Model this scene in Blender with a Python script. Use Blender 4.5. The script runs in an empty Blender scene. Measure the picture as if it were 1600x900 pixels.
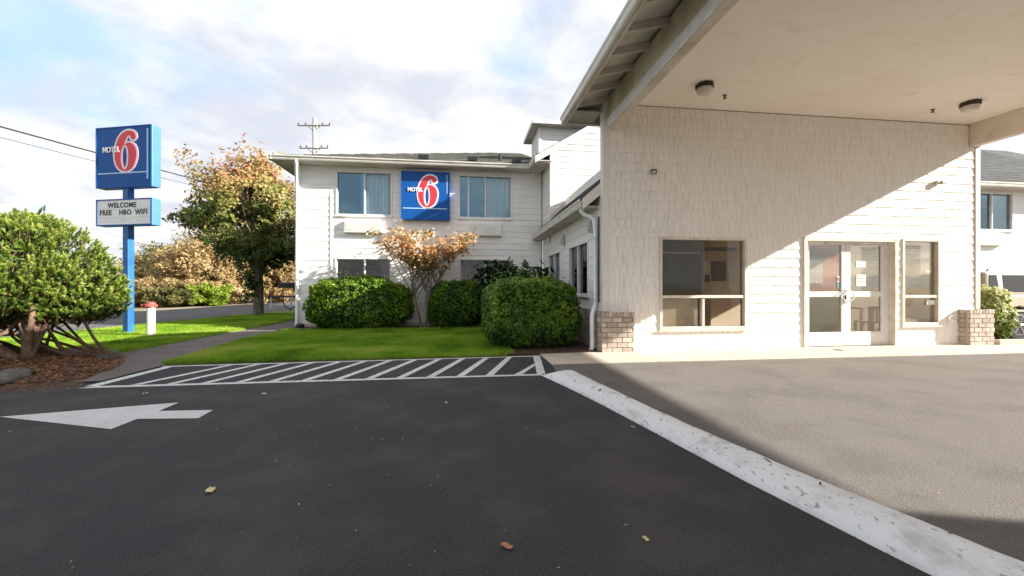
import bpy, bmesh, math, random
import numpy as np
from mathutils import Vector, Matrix, noise
R = math.radians
random.seed(7); rng = np.random.default_rng(7)
C = bpy.context.scene.collection
sc = bpy.context.scene

# ------------------------------------------------------------------ camera, world, sun, exposure
# world axes: +X along the lobby front wall, +Y into the motel, Z up
YAW = -math.atan2(628, 5000)
cam = bpy.data.cameras.new('camera'); camo = bpy.data.objects.new('camera', cam); C.objects.link(camo)
cam.sensor_width = 36; cam.lens = 628/1600*36; cam.clip_start = .05; cam.clip_end = 3000
camo.location = (0, 0, 1.22); camo.rotation_euler = (R(90), 0, YAW)
sc.camera = camo
SUNDIR = Vector((-1, .31, -.483)).normalized()
sl = bpy.data.lights.new('sun', 'SUN'); sl.energy = 5.0; sl.angle = R(.6); sl.color = (1, .93, .83)
so = bpy.data.objects.new('sun', sl); C.objects.link(so)
so.rotation_euler = SUNDIR.to_track_quat('-Z', 'Y').to_euler(); so.location = (30, -10, 30)
w = bpy.data.worlds.new('World'); sc.world = w; w.use_nodes = True
nt = w.node_tree; nt.nodes.clear()
def nn(nt, t, **k):
    n = nt.nodes.new(t)
    for a, b in k.items(): setattr(n, a, b)
    return n
out = nn(nt, 'ShaderNodeOutputWorld'); bg = nn(nt, 'ShaderNodeBackground'); bg.inputs[1].default_value = .073
sky = nn(nt, 'ShaderNodeTexSky', sky_type='NISHITA', sun_disc=False)
sky.sun_elevation = math.asin(-SUNDIR.z); sky.sun_rotation = math.atan2(-SUNDIR.x, -SUNDIR.y)
sky.air_density = 1.0; sky.dust_density = 1.2; sky.ozone_density = 1.5
tc = nn(nt, 'ShaderNodeTexCoord'); sep = nn(nt, 'ShaderNodeSeparateXYZ'); nt.links.new(tc.outputs['Generated'], sep.inputs[0])
def mth(op, a, b=None, c=None, clamp=False):
    m = nn(nt, 'ShaderNodeMath', operation=op, use_clamp=clamp)
    for i, v in enumerate((a, b, c)):
        if v is None: continue
        if isinstance(v, (int, float)): m.inputs[i].default_value = v
        else: nt.links.new(v, m.inputs[i])
    return m.outputs[0]
zz = mth('ADD', mth('MAXIMUM', sep.outputs[2], 0.0), .22)
cx = mth('DIVIDE', sep.outputs[0], zz); cy = mth('DIVIDE', sep.outputs[1], zz)
cmb = nn(nt, 'ShaderNodeCombineXYZ'); nt.links.new(cx, cmb.inputs[0]); nt.links.new(cy, cmb.inputs[1])
def nz(vec, scale, detail, rough, off, dist=0):
    mp = nn(nt, 'ShaderNodeMapping'); mp.inputs[1].default_value = off; nt.links.new(vec, mp.inputs[0])
    n = nn(nt, 'ShaderNodeTexNoise'); n.inputs['Scale'].default_value = scale; n.inputs['Detail'].default_value = detail
    n.inputs['Roughness'].default_value = rough; n.inputs['Distortion'].default_value = dist
    nt.links.new(mp.outputs[0], n.inputs[0]); return n.outputs[0]
def ramp(v, p0, p1, c0, c1, inter='EASE'):
    r = nn(nt, 'ShaderNodeValToRGB'); r.color_ramp.interpolation = inter
    r.color_ramp.elements[0].position = p0; r.color_ramp.elements[1].position = p1
    r.color_ramp.elements[0].color = (*c0, 1); r.color_ramp.elements[1].color = (*c1, 1)
    nt.links.new(v, r.inputs[0]); return r.outputs[0]
n1 = nz(cmb.outputs[0], 1.25, 7, .52, (3.1, 1.7, 0), .25)
n2 = nz(cmb.outputs[0], 2.6, 6, .55, (9.3, 4.2, 2), .2)
cover = ramp(n1, .30, .46, (.25,)*3, (1, 1, 1))
shade = ramp(n2, .36, .60, (.72, .76, .85), (1, 1, 1.0))
vm = nn(nt, 'ShaderNodeVectorMath', operation='SCALE'); nt.links.new(shade, vm.inputs[0]); vm.inputs['Scale'].default_value = 5.2
# thin blue showing between clouds: sky lifted by veil
veil = nn(nt, 'ShaderNodeVectorMath', operation='MULTIPLY_ADD'); nt.links.new(sky.outputs[0], veil.inputs[0])
veil.inputs[1].default_value = (.55,)*3; veil.inputs[2].default_value = (1.5, 2.5, 4.2)
mx = nn(nt, 'ShaderNodeMix', data_type='RGBA'); nt.links.new(cover, mx.inputs['Factor'])
nt.links.new(veil.outputs[0], mx.inputs[6]); nt.links.new(vm.outputs[0], mx.inputs[7])
nt.links.new(mx.outputs[2], bg.inputs[0]); nt.links.new(bg.outputs[0], out.inputs[0])
sc.view_settings.view_transform = 'Standard'; sc.view_settings.look = 'None'
sc.view_settings.exposure = 1.5; sc.view_settings.gamma = 1
sc.render.engine = 'CYCLES'
sc.cycles.max_bounces = 8; sc.cycles.diffuse_bounces = 5; sc.cycles.transparent_max_bounces = 16
sc.cycles.caustics_reflective = False; sc.cycles.caustics_refractive = False
sc.cycles.use_denoising = True

# ------------------------------------------------------------------ materials
MT = {}
def mat(name, col, rough=.7, col2=None, scale=4., detail=5, lo=.4, hi=.65, bump=0., bscale=40., metal=0., spec=.5,
        col3=None, scale3=60., lo3=.62, hi3=.7, stretch=(1, 1, 1), jitter=0., coat=0.):
    """procedural: base colour, broad noise towards col2, fine flecks of col3, bump, per-object brightness jitter"""
    m = bpy.data.materials.new(name); m.use_nodes = True; t = m.node_tree; b = t.nodes['Principled BSDF']
    b.inputs['Roughness'].default_value = rough; b.inputs['Metallic'].default_value = metal
    b.inputs['Specular IOR Level'].default_value = spec; b.inputs['Coat Weight'].default_value = coat
    tc = t.nodes.new('ShaderNodeTexCoord'); mp = t.nodes.new('ShaderNodeMapping'); mp.inputs['Scale'].default_value = stretch
    geo = t.nodes.new('ShaderNodeNewGeometry'); t.links.new(geo.outputs['Position'], mp.inputs[0])
    def noi(s, d=5, r=.55):
        n = t.nodes.new('ShaderNodeTexNoise'); n.inputs['Scale'].default_value = s; n.inputs['Detail'].default_value = d
        n.inputs['Roughness'].default_value = r; t.links.new(mp.outputs[0], n.inputs[0]); return n.outputs[0]
    def rmp(v, a, c):
        r = t.nodes.new('ShaderNodeMapRange'); r.inputs[1].default_value = a; r.inputs[2].default_value = c
        r.interpolation_type = 'SMOOTHSTEP'; t.links.new(v, r.inputs[0]); return r.outputs[0]
    cur = None
    def mix(a, fac, cb):
        x = t.nodes.new('ShaderNodeMix'); x.data_type = 'RGBA'; t.links.new(fac, x.inputs['Factor'])
        if a is None: x.inputs[6].default_value = (*col, 1)
        else: t.links.new(a, x.inputs[6])
        x.inputs[7].default_value = (*cb, 1); return x.outputs[2]
    if col2 is not None: cur = mix(cur, rmp(noi(scale, detail, .6), lo, hi), col2)
    if col3 is not None: cur = mix(cur, rmp(noi(scale3, 2), lo3, hi3), col3)
    if jitter:
        oi = t.nodes.new('ShaderNodeObjectInfo'); hs = t.nodes.new('ShaderNodeHueSaturation')
        mr = t.nodes.new('ShaderNodeMapRange'); mr.inputs[3].default_value = 1-jitter; mr.inputs[4].default_value = 1+jitter
        t.links.new(oi.outputs['Random'], mr.inputs[0]); t.links.new(mr.outputs[0], hs.inputs['Value'])
        if cur is None: hs.inputs['Color'].default_value = (*col, 1)
        else: t.links.new(cur, hs.inputs['Color'])
        cur = hs.outputs[0]
    if cur is None: b.inputs['Base Color'].default_value = (*col, 1)
    else: t.links.new(cur, b.inputs['Base Color'])
    if bump:
        bp = t.nodes.new('ShaderNodeBump'); bp.inputs['Strength'].default_value = bump; bp.inputs['Distance'].default_value = .02
        t.links.new(noi(bscale, 6, .65), bp.inputs['Height']); t.links.new(bp.outputs[0], b.inputs['Normal'])
    MT[name] = m; return m
def leafmat(name, cols, rough=.55, trans=.35, brown=None):
    """leaf colours mixed by a per-leaf value stored on the mesh"""
    m = bpy.data.materials.new(name); m.use_nodes = True; t = m.node_tree; b = t.nodes['Principled BSDF']
    at = t.nodes.new('ShaderNodeAttribute'); at.attribute_name = 'leaf'
    r = t.nodes.new('ShaderNodeValToRGB'); e = r.color_ramp.elements
    while len(e) < len(cols): e.new(.5)
    for i, c in enumerate(cols): e[i].position = i/(len(cols)-1); e[i].color = (*c, 1)
    t.links.new(at.outputs['Fac'], r.inputs[0]); t.links.new(r.outputs[0], b.inputs['Base Color'])
    b.inputs['Roughness'].default_value = rough; b.inputs['Specular IOR Level'].default_value = .3
    tr = t.nodes.new('ShaderNodeBsdfTranslucent'); t.links.new(r.outputs[0], tr.inputs[0])
    ms = t.nodes.new('ShaderNodeMixShader'); ms.inputs[0].default_value = trans
    t.links.new(b.outputs[0], ms.inputs[1]); t.links.new(tr.outputs[0], ms.inputs[2])
    t.links.new(ms.outputs[0], t.nodes['Material Output'].inputs[0]); MT[name] = m; return m
def glassmat(name, tint, refl=1.0, trans=.75, wav=.15):
    m = bpy.data.materials.new(name); m.use_nodes = True; t = m.node_tree; t.nodes.remove(t.nodes['Principled BSDF'])
    tr = t.nodes.new('ShaderNodeBsdfTransparent'); tr.inputs[0].default_value = (*[trans*c for c in tint], 1)
    gl = t.nodes.new('ShaderNodeBsdfGlossy'); gl.inputs['Roughness'].default_value = .01; gl.inputs[0].default_value = (*[min(1, c*1.0) for c in tint], 1)
    fr = t.nodes.new('ShaderNodeFresnel'); fr.inputs[0].default_value = 1.5
    mm = t.nodes.new('ShaderNodeMath'); mm.operation = 'MULTIPLY'; mm.use_clamp = True; mm.inputs[1].default_value = refl
    t.links.new(fr.outputs[0], mm.inputs[0])
    ms = t.nodes.new('ShaderNodeMixShader'); t.links.new(mm.outputs[0], ms.inputs[0])
    t.links.new(tr.outputs[0], ms.inputs[1]); t.links.new(gl.outputs[0], ms.inputs[2])
    n = t.nodes.new('ShaderNodeTexNoise'); n.inputs['Scale'].default_value = 1.3; g = t.nodes.new('ShaderNodeNewGeometry')
    t.links.new(g.outputs['Position'], n.inputs[0]); bp = t.nodes.new('ShaderNodeBump'); bp.inputs['Strength'].default_value = wav
    bp.inputs['Distance'].default_value = .02; t.links.new(n.outputs[0], bp.inputs['Height']); t.links.new(bp.outputs[0], gl.inputs['Normal'])
    t.links.new(ms.outputs[0], t.nodes['Material Output'].inputs[0]); MT[name] = m; return m

mat('asphalt_dark', (.036, .036, .040), .82, (.064, .056, .052), 1.3, 10, .44, .64, bump=.9, bscale=75, spec=.35,
    col3=(.15, .145, .135), scale3=150, lo3=.57, hi3=.70)
mat('asphalt_old', (.165, .150, .139), .9, (.130, .118, .109), 1.3, 10, .44, .64, bump=.9, bscale=120, spec=.3,
    col3=(.36, .33, .29), scale3=170, lo3=.54, hi3=.68)
mat('road_asphalt', (.085, .085, .09), .9, (.11, .108, .105), .5, 5, bump=.3, bscale=30)
mat('path_asphalt', (.150, .125, .115), .92, (.11, .092, .085), 1.6, 7, bump=.6, bscale=90, col3=(.26, .22, .19), scale3=120, lo3=.55, hi3=.7)
mat('concrete', (.58, .50, .41), .85, (.50, .43, .35), 1.2, 8, bump=.25, bscale=60, col3=(.33, .28, .24), scale3=35, lo3=.64, hi3=.74, jitter=.05)
mat('road_paint', (.70, .69, .68), .7, (.50, .49, .48), 9, 8, .5, .75, bump=.4, bscale=120, col3=(.12, .12, .12), scale3=48, lo3=.56, hi3=.64)
mat('arrow_paint', (.62, .61, .60), .75, (.54, .53, .52), 4, 8, .4, .7, bump=.5, bscale=120, col3=(.22, .22, .22), scale3=60, lo3=.60, hi3=.74)
mat('kerb_paint', (.74, .74, .74), .75, (.50, .48, .46), 7, 12, .48, .72, bump=.5, bscale=55, col3=(.34, .33, .32), scale3=38, lo3=.62, hi3=.70, stretch=(1, .55, 1))
mat('soil', (.065, .036, .022), .95, (.10, .052, .030), 3, 8, bump=1, bscale=30, col3=(.16, .10, .06), scale3=60, lo3=.58, hi3=.7)
mat('ground_grass', (.16, .28, .025), .9, (.26, .32, .05), 1.2, 7, bump=.8, bscale=60, col3=(.07, .11, .015), scale3=35, lo3=.5, hi3=.7)
mat('far_ground', (.22, .17, .09), .95, (.15, .15, .05), .15, 6, bump=.5, bscale=10)
mat('verge', (.33, .27, .20), .95, (.24, .2, .13), 1.5, 6, bump=.5, bscale=40)
mat('white_siding', (.84, .83, .81), .6, (.75, .735, .705), 2.2, 8, .48, .8, bump=.12, bscale=25, jitter=.03, stretch=(1, 1, 3))
mat('shingle_paint', (.87, .84, .79), .7, (.79, .74, .68), 3.2, 9, .45, .78, bump=.35, bscale=45, jitter=.025, stretch=(6, 1, 1),
    col3=(.32, .26, .20), scale3=11, lo3=.70, hi3=.78)
mat('backing', (.30, .27, .235), .9)
mat('trim', (.76, .74, .69), .55, (.64, .61, .55), 2.5, 8, .5, .8, bump=.08, bscale=30)
mat('trim_tan', (.70, .62, .52), .6, (.58, .50, .41), 2.5, 8, .45, .75, bump=.1, bscale=30)
mat('beam_paint', (.66, .62, .53), .65, (.44, .38, .27), 1.4, 8, .42, .72, bump=.15, bscale=25, col3=(.20, .16, .11), scale3=14, lo3=.69, hi3=.78)
mat('ceiling_plaster', (.90, .84, .76), .85, (.87, .80, .71), .9, 7, .4, .7, bump=.55, bscale=7, stretch=(1, 1.6, 1), col3=(.82, .74, .64), scale3=3.0, lo3=.56, hi3=.8)
mat('soffit_paint', (.62, .58, .52), .8, (.5, .46, .4), 2, 6, bump=.1, bscale=20)
mat('gutter', (.72, .70, .64), .4, (.56, .53, .46), 3, 8, .45, .75, spec=.5)
mat('downspout_white', (.78, .79, .82), .35, (.68, .69, .71), 4, 6)
mat('roof_shingle', (.085, .092, .082), .95, (.14, .14, .115), 2.5, 8, bump=.8, bscale=35, jitter=.18, col3=(.2, .2, .15), scale3=50, lo3=.6, hi3=.75)
mat('roof_dark', (.035, .042, .045), .95, (.06, .065, .065), 2.5, 8, bump=.8, bscale=35, jitter=.2)
mat('brick', (.53, .45, .38), .9, (.40, .33, .275), 9, 6, .4, .65, bump=.7, bscale=50, jitter=.22, col3=(.55, .47, .40), scale3=45, lo3=.6, hi3=.7)
mat('mortar', (.50, .45, .40), .95, bump=.4, bscale=60)
mat('frame_white', (.80, .79, .76), .4, (.72, .70, .66), 5, 5)
mat('frame_cream', (.72, .66, .57), .45, (.6, .54, .46), 5, 5)
mat('door_metal', (.80, .79, .77), .4, (.72, .70, .66), 3, 6)
mat('dark_gap', (.02, .02, .02), .9)
mat('room_dark', (.05, .045, .04), .9, (.09, .08, .07), .8, 3)
mat('room_beige', (.62, .53, .44), .9)
mat('room_red', (.30, .045, .022), .8, (.24, .035, .018), 2, 4)
mat('room_floor', (.35, .30, .25), .6)
mat('curtain_blue', (.80, .92, .97), .85, (.66, .84, .93), 3, 3, stretch=(6, 6, .3))
mat('curtain_grey', (.42, .45, .46), .85, (.32, .34, .35), 3, 3, stretch=(6, 6, .3))
mat('blind', (.75, .74, .62), .6)
mat('wood', (.34, .20, .11), .6, (.24, .14, .08), 6, 5, stretch=(1, 1, 6))
mat('ac_white', (.85, .85, .83), .5, (.80, .79, .77), 3, 3)
mat('sign_blue', (.001, .080, .33), .45, (.002, .092, .37), 1.2, 3, spec=.25)
mat('sign_side', (.055, .17, .40), .45, (.06, .19, .43), 3, 3)
mat('sign_band', (.02, .19, .58), .28, coat=.3)
mat('sign_red', (.70, .030, .055), .4)
mat('sign_white', (.85, .85, .88), .4)
mat('sign_line', (.42, .66, .86), .4)
mat('board_face', (.88, .89, .90), .5, (.80, .81, .83), 3, 4)
mat('letter_black', (.02, .02, .02), .5)
mat('pole_blue', (.010, .10, .34), .45, (.02, .14, .42), 2, 4)
mat('metal_dark', (.03, .03, .032), .4, metal=.4)
mat('bronze', (.05, .035, .025), .5, metal=.5)
mat('lens', (.62, .58, .52), .3)
mat('chrome', (.75, .75, .76), .2, metal=1.0)
mat('wire_black', (.02, .02, .025), .6)
mat('pipe_white', (.70, .69, .66), .6, (.5, .47, .42), 12, 6, .5, .7)
mat('red_paint', (.42, .07, .06), .6, (.34, .08, .06), 10, 5)
mat('pole_wood', (.33, .30, .27), .9, (.25, .22, .19), 5, 6, stretch=(4, 4, .4))
mat('bark_grey', (.13, .105, .085), .95, (.22, .19, .16), 7, 8, bump=1, bscale=25, stretch=(1, 1, .35))
mat('bark_red', (.115, .065, .042), .95, (.20, .125, .08), 9, 8, bump=1, bscale=30)
mat('bark_pale', (.50, .42, .33), .95, (.30, .24, .18), 6, 8, bump=1, bscale=30)
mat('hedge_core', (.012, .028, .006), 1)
mat('rock', (.10, .085, .07), .95, (.16, .14, .115), 6, 8, bump=1, bscale=14)
mat('suv_paint', (.55, .48, .39), .28, (.52, .45, .37), 2, 2, coat=.6)
mat('suv_glass', (.035, .032, .028), .06, spec=.8)
mat('rubber', (.022, .022, .022), .85, bump=.3, bscale=60)
mat('rim', (.38, .38, .38), .35, metal=.8)
mat('sticker_teal', (.08, .3, .35), .5); mat('paper', (.85, .85, .82), .8)
mat('sensor_grey', (.55, .50, .42), .5)
mat('leaf_yellow', (.62, .52, .26), .7); mat('leaf_brown', (.38, .17, .09), .8); mat('leaf_pale', (.62, .55, .44), .8)
glassmat('glass_lobby', (.97, .95, .90), .6, .93)
glassmat('glass_curtain', (.93, .98, 1.0), .9, 1.0)
glassmat('glass_sky', (.64, .88, 1.0), 3.2, .98)
glassmat('glass_low', (.95, .93, .92), 1.1, .85)
glassmat('glass_side', (.80, .92, 1.0), 1.2, .8)
leafmat('pine_needles', [(.035, .07, .012), (.17, .27, .035), (.37, .45, .085), (.60, .62, .20)], trans=.3)
leafmat('pine_dead', [(.20, .075, .035), (.32, .16, .08), (.42, .27, .16)], trans=.15)
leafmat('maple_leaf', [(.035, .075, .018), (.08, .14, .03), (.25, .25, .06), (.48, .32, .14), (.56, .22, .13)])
leafmat('acer_leaf', [(.07, .10, .02), (.26, .22, .06), (.70, .40, .18), (.84, .64, .42), (.72, .22, .10)], trans=.4)
leafmat('box_leaf', [(.014, .042, .006), (.05, .125, .012), (.13, .25, .02), (.28, .40, .035)], rough=.4, trans=.3)
leafmat('laurel_leaf', [(.010, .028, .008), (.028, .075, .016), (.06, .13, .025)], rough=.25, trans=.15)
leafmat('straw_leaf', [(.18, .14, .06), (.38, .28, .13), (.52, .39, .20), (.60, .48, .27)])
leafmat('olive_leaf', [(.05, .06, .02), (.11, .12, .035), (.22, .19, .07), (.36, .28, .12)])
leafmat('lime_leaf', [(.12, .18, .02), (.24, .34, .03), (.36, .44, .06)])
leafmat('pale_leaf', [(.10, .17, .03), (.40, .44, .14), (.78, .76, .42)])
leafmat('grass_blade', [(.09, .19, .012), (.19, .36, .02), (.31, .47, .035), (.48, .52, .12)], rough=.7, trans=.45)
leafmat('litter_leaf', [(.13, .05, .025), (.28, .12, .06), (.42, .24, .13)])

# ------------------------------------------------------------------ helpers
def empty(name, loc, label, cat, group=None, rz=0):
    o = bpy.data.objects.new(name, None); C.objects.link(o); o.location = loc; o.rotation_euler = (0, 0, rz)
    o.empty_display_size = .2; tag(o, label, cat, group); return o
def tag(o, label=None, cat=None, group=None, kind=None):
    if label: o['label'] = label
    if cat: o['category'] = cat
    if group: o['group'] = group
    if kind: o['kind'] = kind
    return o
LOCAL = set()
def root(o):
    while o.parent: o = o.parent
    return o
def link(name, me, parent=None, loc=(0, 0, 0), rot=None):
    o = bpy.data.objects.new(name, me); C.objects.link(o); o.parent = parent; o.location = loc
    if rot is not None: o.rotation_euler = rot
    return o
class MB:
    def __init__(s, f=None): s.v = []; s.f = []; s.map = f
    def add(s, vs, fs):
        n = len(s.v); s.v += [tuple(s.map(*p)) if s.map else tuple(p) for p in vs]; s.f += [tuple(i+n for i in q) for q in fs]; return s
    def box(s, x0, x1, y0, y1, z0, z1):
        return s.add([(x, y, z) for z in (z0, z1) for y in (y0, y1) for x in (x0, x1)],
              [(0, 2, 3, 1), (4, 5, 7, 6), (0, 1, 5, 4), (2, 6, 7, 3), (0, 4, 6, 2), (1, 3, 7, 5)])
    def hexa(s, p): # 8 points, bottom 4 ccw then top 4 ccw
        return s.add(p, [(3, 2, 1, 0), (4, 5, 6, 7), (0, 1, 5, 4), (1, 2, 6, 5), (2, 3, 7, 6), (3, 0, 4, 7)])
    def prism(s, poly, a, b, axis=2):
        n = len(poly); vs = []
        for h in (a, b):
            for p in poly:
                q = list(p); q.insert(axis, h); vs.append(q)
        return s.add(vs, [tuple(range(n))[::-1], tuple(range(n, 2*n))] + [(i, (i+1) % n, n+(i+1) % n, n+i) for i in range(n)])
    def tube(s, pts, rad, n=8, cap=True):
        pts = [Vector(p) for p in pts]; rad = rad if isinstance(rad, (list, tuple)) else [rad]*len(pts); rings = []
        ref = Vector((0, 0, 1)) if abs((pts[-1]-pts[0]).normalized().z) < .9 else Vector((1, 0, 0))
        vs = []
        for i, p in enumerate(pts):
            d = (pts[min(i+1, len(pts)-1)]-pts[max(i-1, 0)]).normalized(); a = d.cross(ref).normalized(); b = d.cross(a)
            for k in range(n):
                t = 2*math.pi*k/n; vs.append(p+(a*math.cos(t)+b*math.sin(t))*rad[i])
        fs = [(i*n+k, i*n+(k+1) % n, (i+1)*n+(k+1) % n, (i+1)*n+k) for i in range(len(pts)-1) for k in range(n)]
        if cap: fs += [tuple(range(n))[::-1], tuple(range((len(pts)-1)*n, len(pts)*n))]
        return s.add([tuple(v) for v in vs], fs)
    def lathe(s, prof, c=(0, 0, 0), n=20, axis=2):
        vs = []
        for r, h in prof:
            for k in range(n):
                t = 2*math.pi*k/n; q = [r*math.cos(t), r*math.sin(t)]; q.insert(axis, h); vs.append((q[0]+c[0], q[1]+c[1], q[2]+c[2]))
        m = len(prof)
        return s.add(vs, [(i*n+k, i*n+(k+1) % n, (i+1)*n+(k+1) % n, (i+1)*n+k) for i in range(m-1) for k in range(n)] + [tuple(range(n))[::-1], tuple(range((m-1)*n, m*n))])
    def build(s, name, m, parent=None, bevel=0, smooth=False, fix=True, loc=None):
        off = Vector((0, 0, 0))
        if parent is not None and root(parent).name not in LOCAL: off = Vector(root(parent).location)
        if parent is None and loc is not None: off = Vector(loc)
        me = bpy.data.meshes.new(name); me.from_pydata([tuple(Vector(v)-off) for v in s.v], [], s.f)
        if fix:
            bm = bmesh.new(); bm.from_mesh(me); bmesh.ops.recalc_face_normals(bm, faces=bm.faces); bm.to_mesh(me); bm.free()
        if smooth: me.polygons.foreach_set('use_smooth', [True]*len(me.polygons))
        me.materials.append(MT[m]); o = link(name, me, parent)
        if loc is not None and parent is None: o.location = loc
        if bevel:
            b = o.modifiers.new('bevel', 'BEVEL'); b.width = bevel; b.segments = 2; b.limit_method = 'ANGLE'
        return o
def sheet(name, poly, z, m, kind='structure', holes=None, sub=0):
    mb = MB(); mb.add([(p[0], p[1], z) for p in poly], [tuple(range(len(poly)))]); o = mb.build(name, m, fix=False)
    o['kind'] = kind; return o
def pt_in(p, poly):
    x, y = p; c = False; j = len(poly)-1
    for i in range(len(poly)):
        if (poly[i][1] > y) != (poly[j][1] > y) and x < (poly[j][0]-poly[i][0])*(y-poly[i][1])/(poly[j][1]-poly[i][1])+poly[i][0]: c = not c
        j = i
    return c
def rects(u0, u1, z0, z1, ops):
    """rectangle minus openings -> rectangles"""
    zs = sorted({z0, z1, *[min(max(z, z0), z1) for o in ops for z in o[2:4]]}); res = []
    for a, b in zip(zs, zs[1:]):
        if b-a < 1e-4: continue
        us = u0; cuts = sorted([(o[0], o[1]) for o in ops if o[2] < (a+b)/2 < o[3]])
        for c0, c1 in cuts:
            if c0 > us: res.append((us, min(c0, u1), a, b))
            us = max(us, c1)
        if us < u1: res.append((us, u1, a, b))
    return res
FRONT = lambda V: (lambda u, d, z: (u, V-d, z))      # wall facing -Y; d = outwards
LEFTW = lambda U: (lambda u, d, z: (U-d, u, z))      # wall facing -X
def wall(parent, M, u0, u1, z0, z1, ops, thick=.14, m='backing', name='wall'):
    mb = MB(M)
    for a, b, c, d in rects(u0, u1, z0, z1, ops): mb.box(a, b, -thick, 0, c, d)
    return mb.build(name, m, parent)
def claps(parent, M, u0, u1, z0, z1, course, ops, m='white_siding', lim=None, seams=(), name='clapboard'):
    z = z0; i = 0
    while z < z1-.03:
        zt = min(z+course, z1); a, b = u0, u1
        if lim: a, b = lim((z+zt)/2)
        if b-a > .05:
            for (ra, rb, rc, rd) in rects(a, b, z, zt, ops):
                cuts = [ra]+[s for s in seams if ra+.05 < s < rb-.05]+[rb]
                for p, q in zip(cuts, cuts[1:]):
                    th = lambda zz: .017-.012*(zz-z)/course
                    e = random.uniform(-.0015, .0015); t0, t1 = th(rc)+e, th(rd)+e
                    pa = lim(rc)[0] if lim else p+.001; pb = lim(rd)[0] if lim else p+.001
                    mb = MB(M); mb.hexa([(pa, 0, rc), (q-.001, 0, rc), (q-.001, t0, rc), (pa, t0, rc), (pb, 0, rd), (q-.001, 0, rd), (q-.001, t1, rd), (pb, t1, rd)])
                    mb.build(name, m, parent)
        z = zt
def window(parent, M, u0, u1, z0, z1, splits=(), cross=(), glass='glass_sky', frame='frame_white', fw=.05, casing=.0, back=True,
           curtain=None, proud=.035, cases='trim', depth=.7):
    """frame (part) with panes, curtain as sub-parts. splits: vertical mullion u positions; cross: (z, ua, ub) rails"""
    mb = MB(M)
    for a, b, c, d in ((u0, u1, z0, z0+fw), (u0, u1, z1-fw, z1), (u0, u0+fw, z0+fw, z1-fw), (u1-fw, u1, z0+fw, z1-fw)): mb.box(a, b, -.10, proud, c, d)
    for s in splits:
        su, sa, sb = s if isinstance(s, tuple) else (s, z0, z1)
        mb.box(su-fw*.42, su+fw*.42, -.08, proud-.008, sa+fw, sb-fw)
    for (zc, a, b) in cross: mb.box(a+fw, b-fw, -.08, proud-.012, zc-fw*.5, zc+fw*.5)
    f = mb.build('window', frame, parent, bevel=.004)
    sill = MB(M).box(u0-.02, u1+.02, .001, proud+.02, z0-.035, z0-.001).build('sill', frame, f)
    # panes
    zcuts = [z0]+[c[0] for c in cross]+[z1]
    for za, zb in zip(zcuts, zcuts[1:]):
        us = [u0]+[(s[0] if isinstance(s, tuple) else s) for s in splits if not isinstance(s, tuple) or (s[1]-.01 <= za and zb <= s[2]+.01)]+[u1]
        for ua, ub in zip(us, us[1:]):
            MB(M).box(ua+fw*.4, ub-fw*.4, -.045, -.038, za+fw*.4, zb-fw*.4).build('pane', 'glass_curtain' if glass == 'glass_sky' and ua > u0+.01 else glass, f)
    if back: 
        bx = MB(M); bx.box(u0, u1, -depth-.02, -depth, z0, z1); bx.box(u0-.02, u0, -depth, -.10, z0, z1); bx.box(u1, u1+.02, -depth, -.10, z0, z1)
        bx.box(u0, u1, -depth, -.10, z0-.02, z0); bx.box(u0, u1, -depth, -.10, z1, z1+.02); bx.build('recess', 'room_dark', f)
    for cu in (curtain or ()):
        ca, cb, cm = cu[:3]; cz = cu[3] if len(cu) > 3 else z0+.02
        n = max(8, int((cb-ca)/.015)); vs = []; 
        for k in range(n+1):
            u = ca+(cb-ca)*k/n; d = -.135+.05*math.sin(k*.82+math.sin(k*.37)*1.2)
            vs += [(u, d, cz), (u, d, z1-.02)]
        c_ = MB(M); c_.add(vs, [(2*k, 2*k+2, 2*k+3, 2*k+1) for k in range(n)]); c_.build('curtain', cm, f, smooth=True, fix=False)
    return f
def bricks(parent, M, u0, u1, z0, z1, bw=.2, bh=.1, d=.0, soldier=True, me_cache={}):
    """bricks laid in courses on a face; mortar recessed"""
    def brickmesh(w_, h_):
        k = (round(w_, 3), round(h_, 3))
        if k not in me_cache:
            me = bpy.data.meshes.new('brick'); bm = bmesh.new(); bmesh.ops.create_cube(bm, size=1)
            bmesh.ops.scale(bm, vec=(w_, .05, h_), verts=bm.verts); bmesh.ops.bevel(bm, geom=bm.edges[:], offset=.004, segments=1, affect='EDGES')
            bm.to_mesh(me); bm.free(); me.materials.append(MT['brick']); me_cache[k] = me
        return me_cache[k]
    rz = 0 if abs(M(1, 0, 0)[0]-M(0, 0, 0)[0]) > .5 else R(90)
    g = .01; top = z1-(.1 if soldier else 0); rows = round((top-z0)/bh); h = (top-z0)/rows; base = Vector(root(parent).location)
    def put(c, w_, hh):
        o = link('brick', brickmesh(w_, hh), parent, Vector(M(c[0], random.uniform(.018, .024)+d, c[1]))-base, (0, 0, rz)); return o
    for r in range(rows):
        u = u0-(bw/2 if r % 2 else 0)
        while u < u1-.01:
            a, b = max(u, u0), min(u+bw, u1)
            if b-a > .03: put(((a+b)/2, z0+(r+.5)*h), b-a-g, h-g)
            u += bw
    if soldier:
        n = max(2, round((u1-u0)/.075)); ww = (u1-u0)/n
        for k in range(n): put((u0+(k+.5)*ww, z1-.05), ww-g*.8, .1-g)
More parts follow.
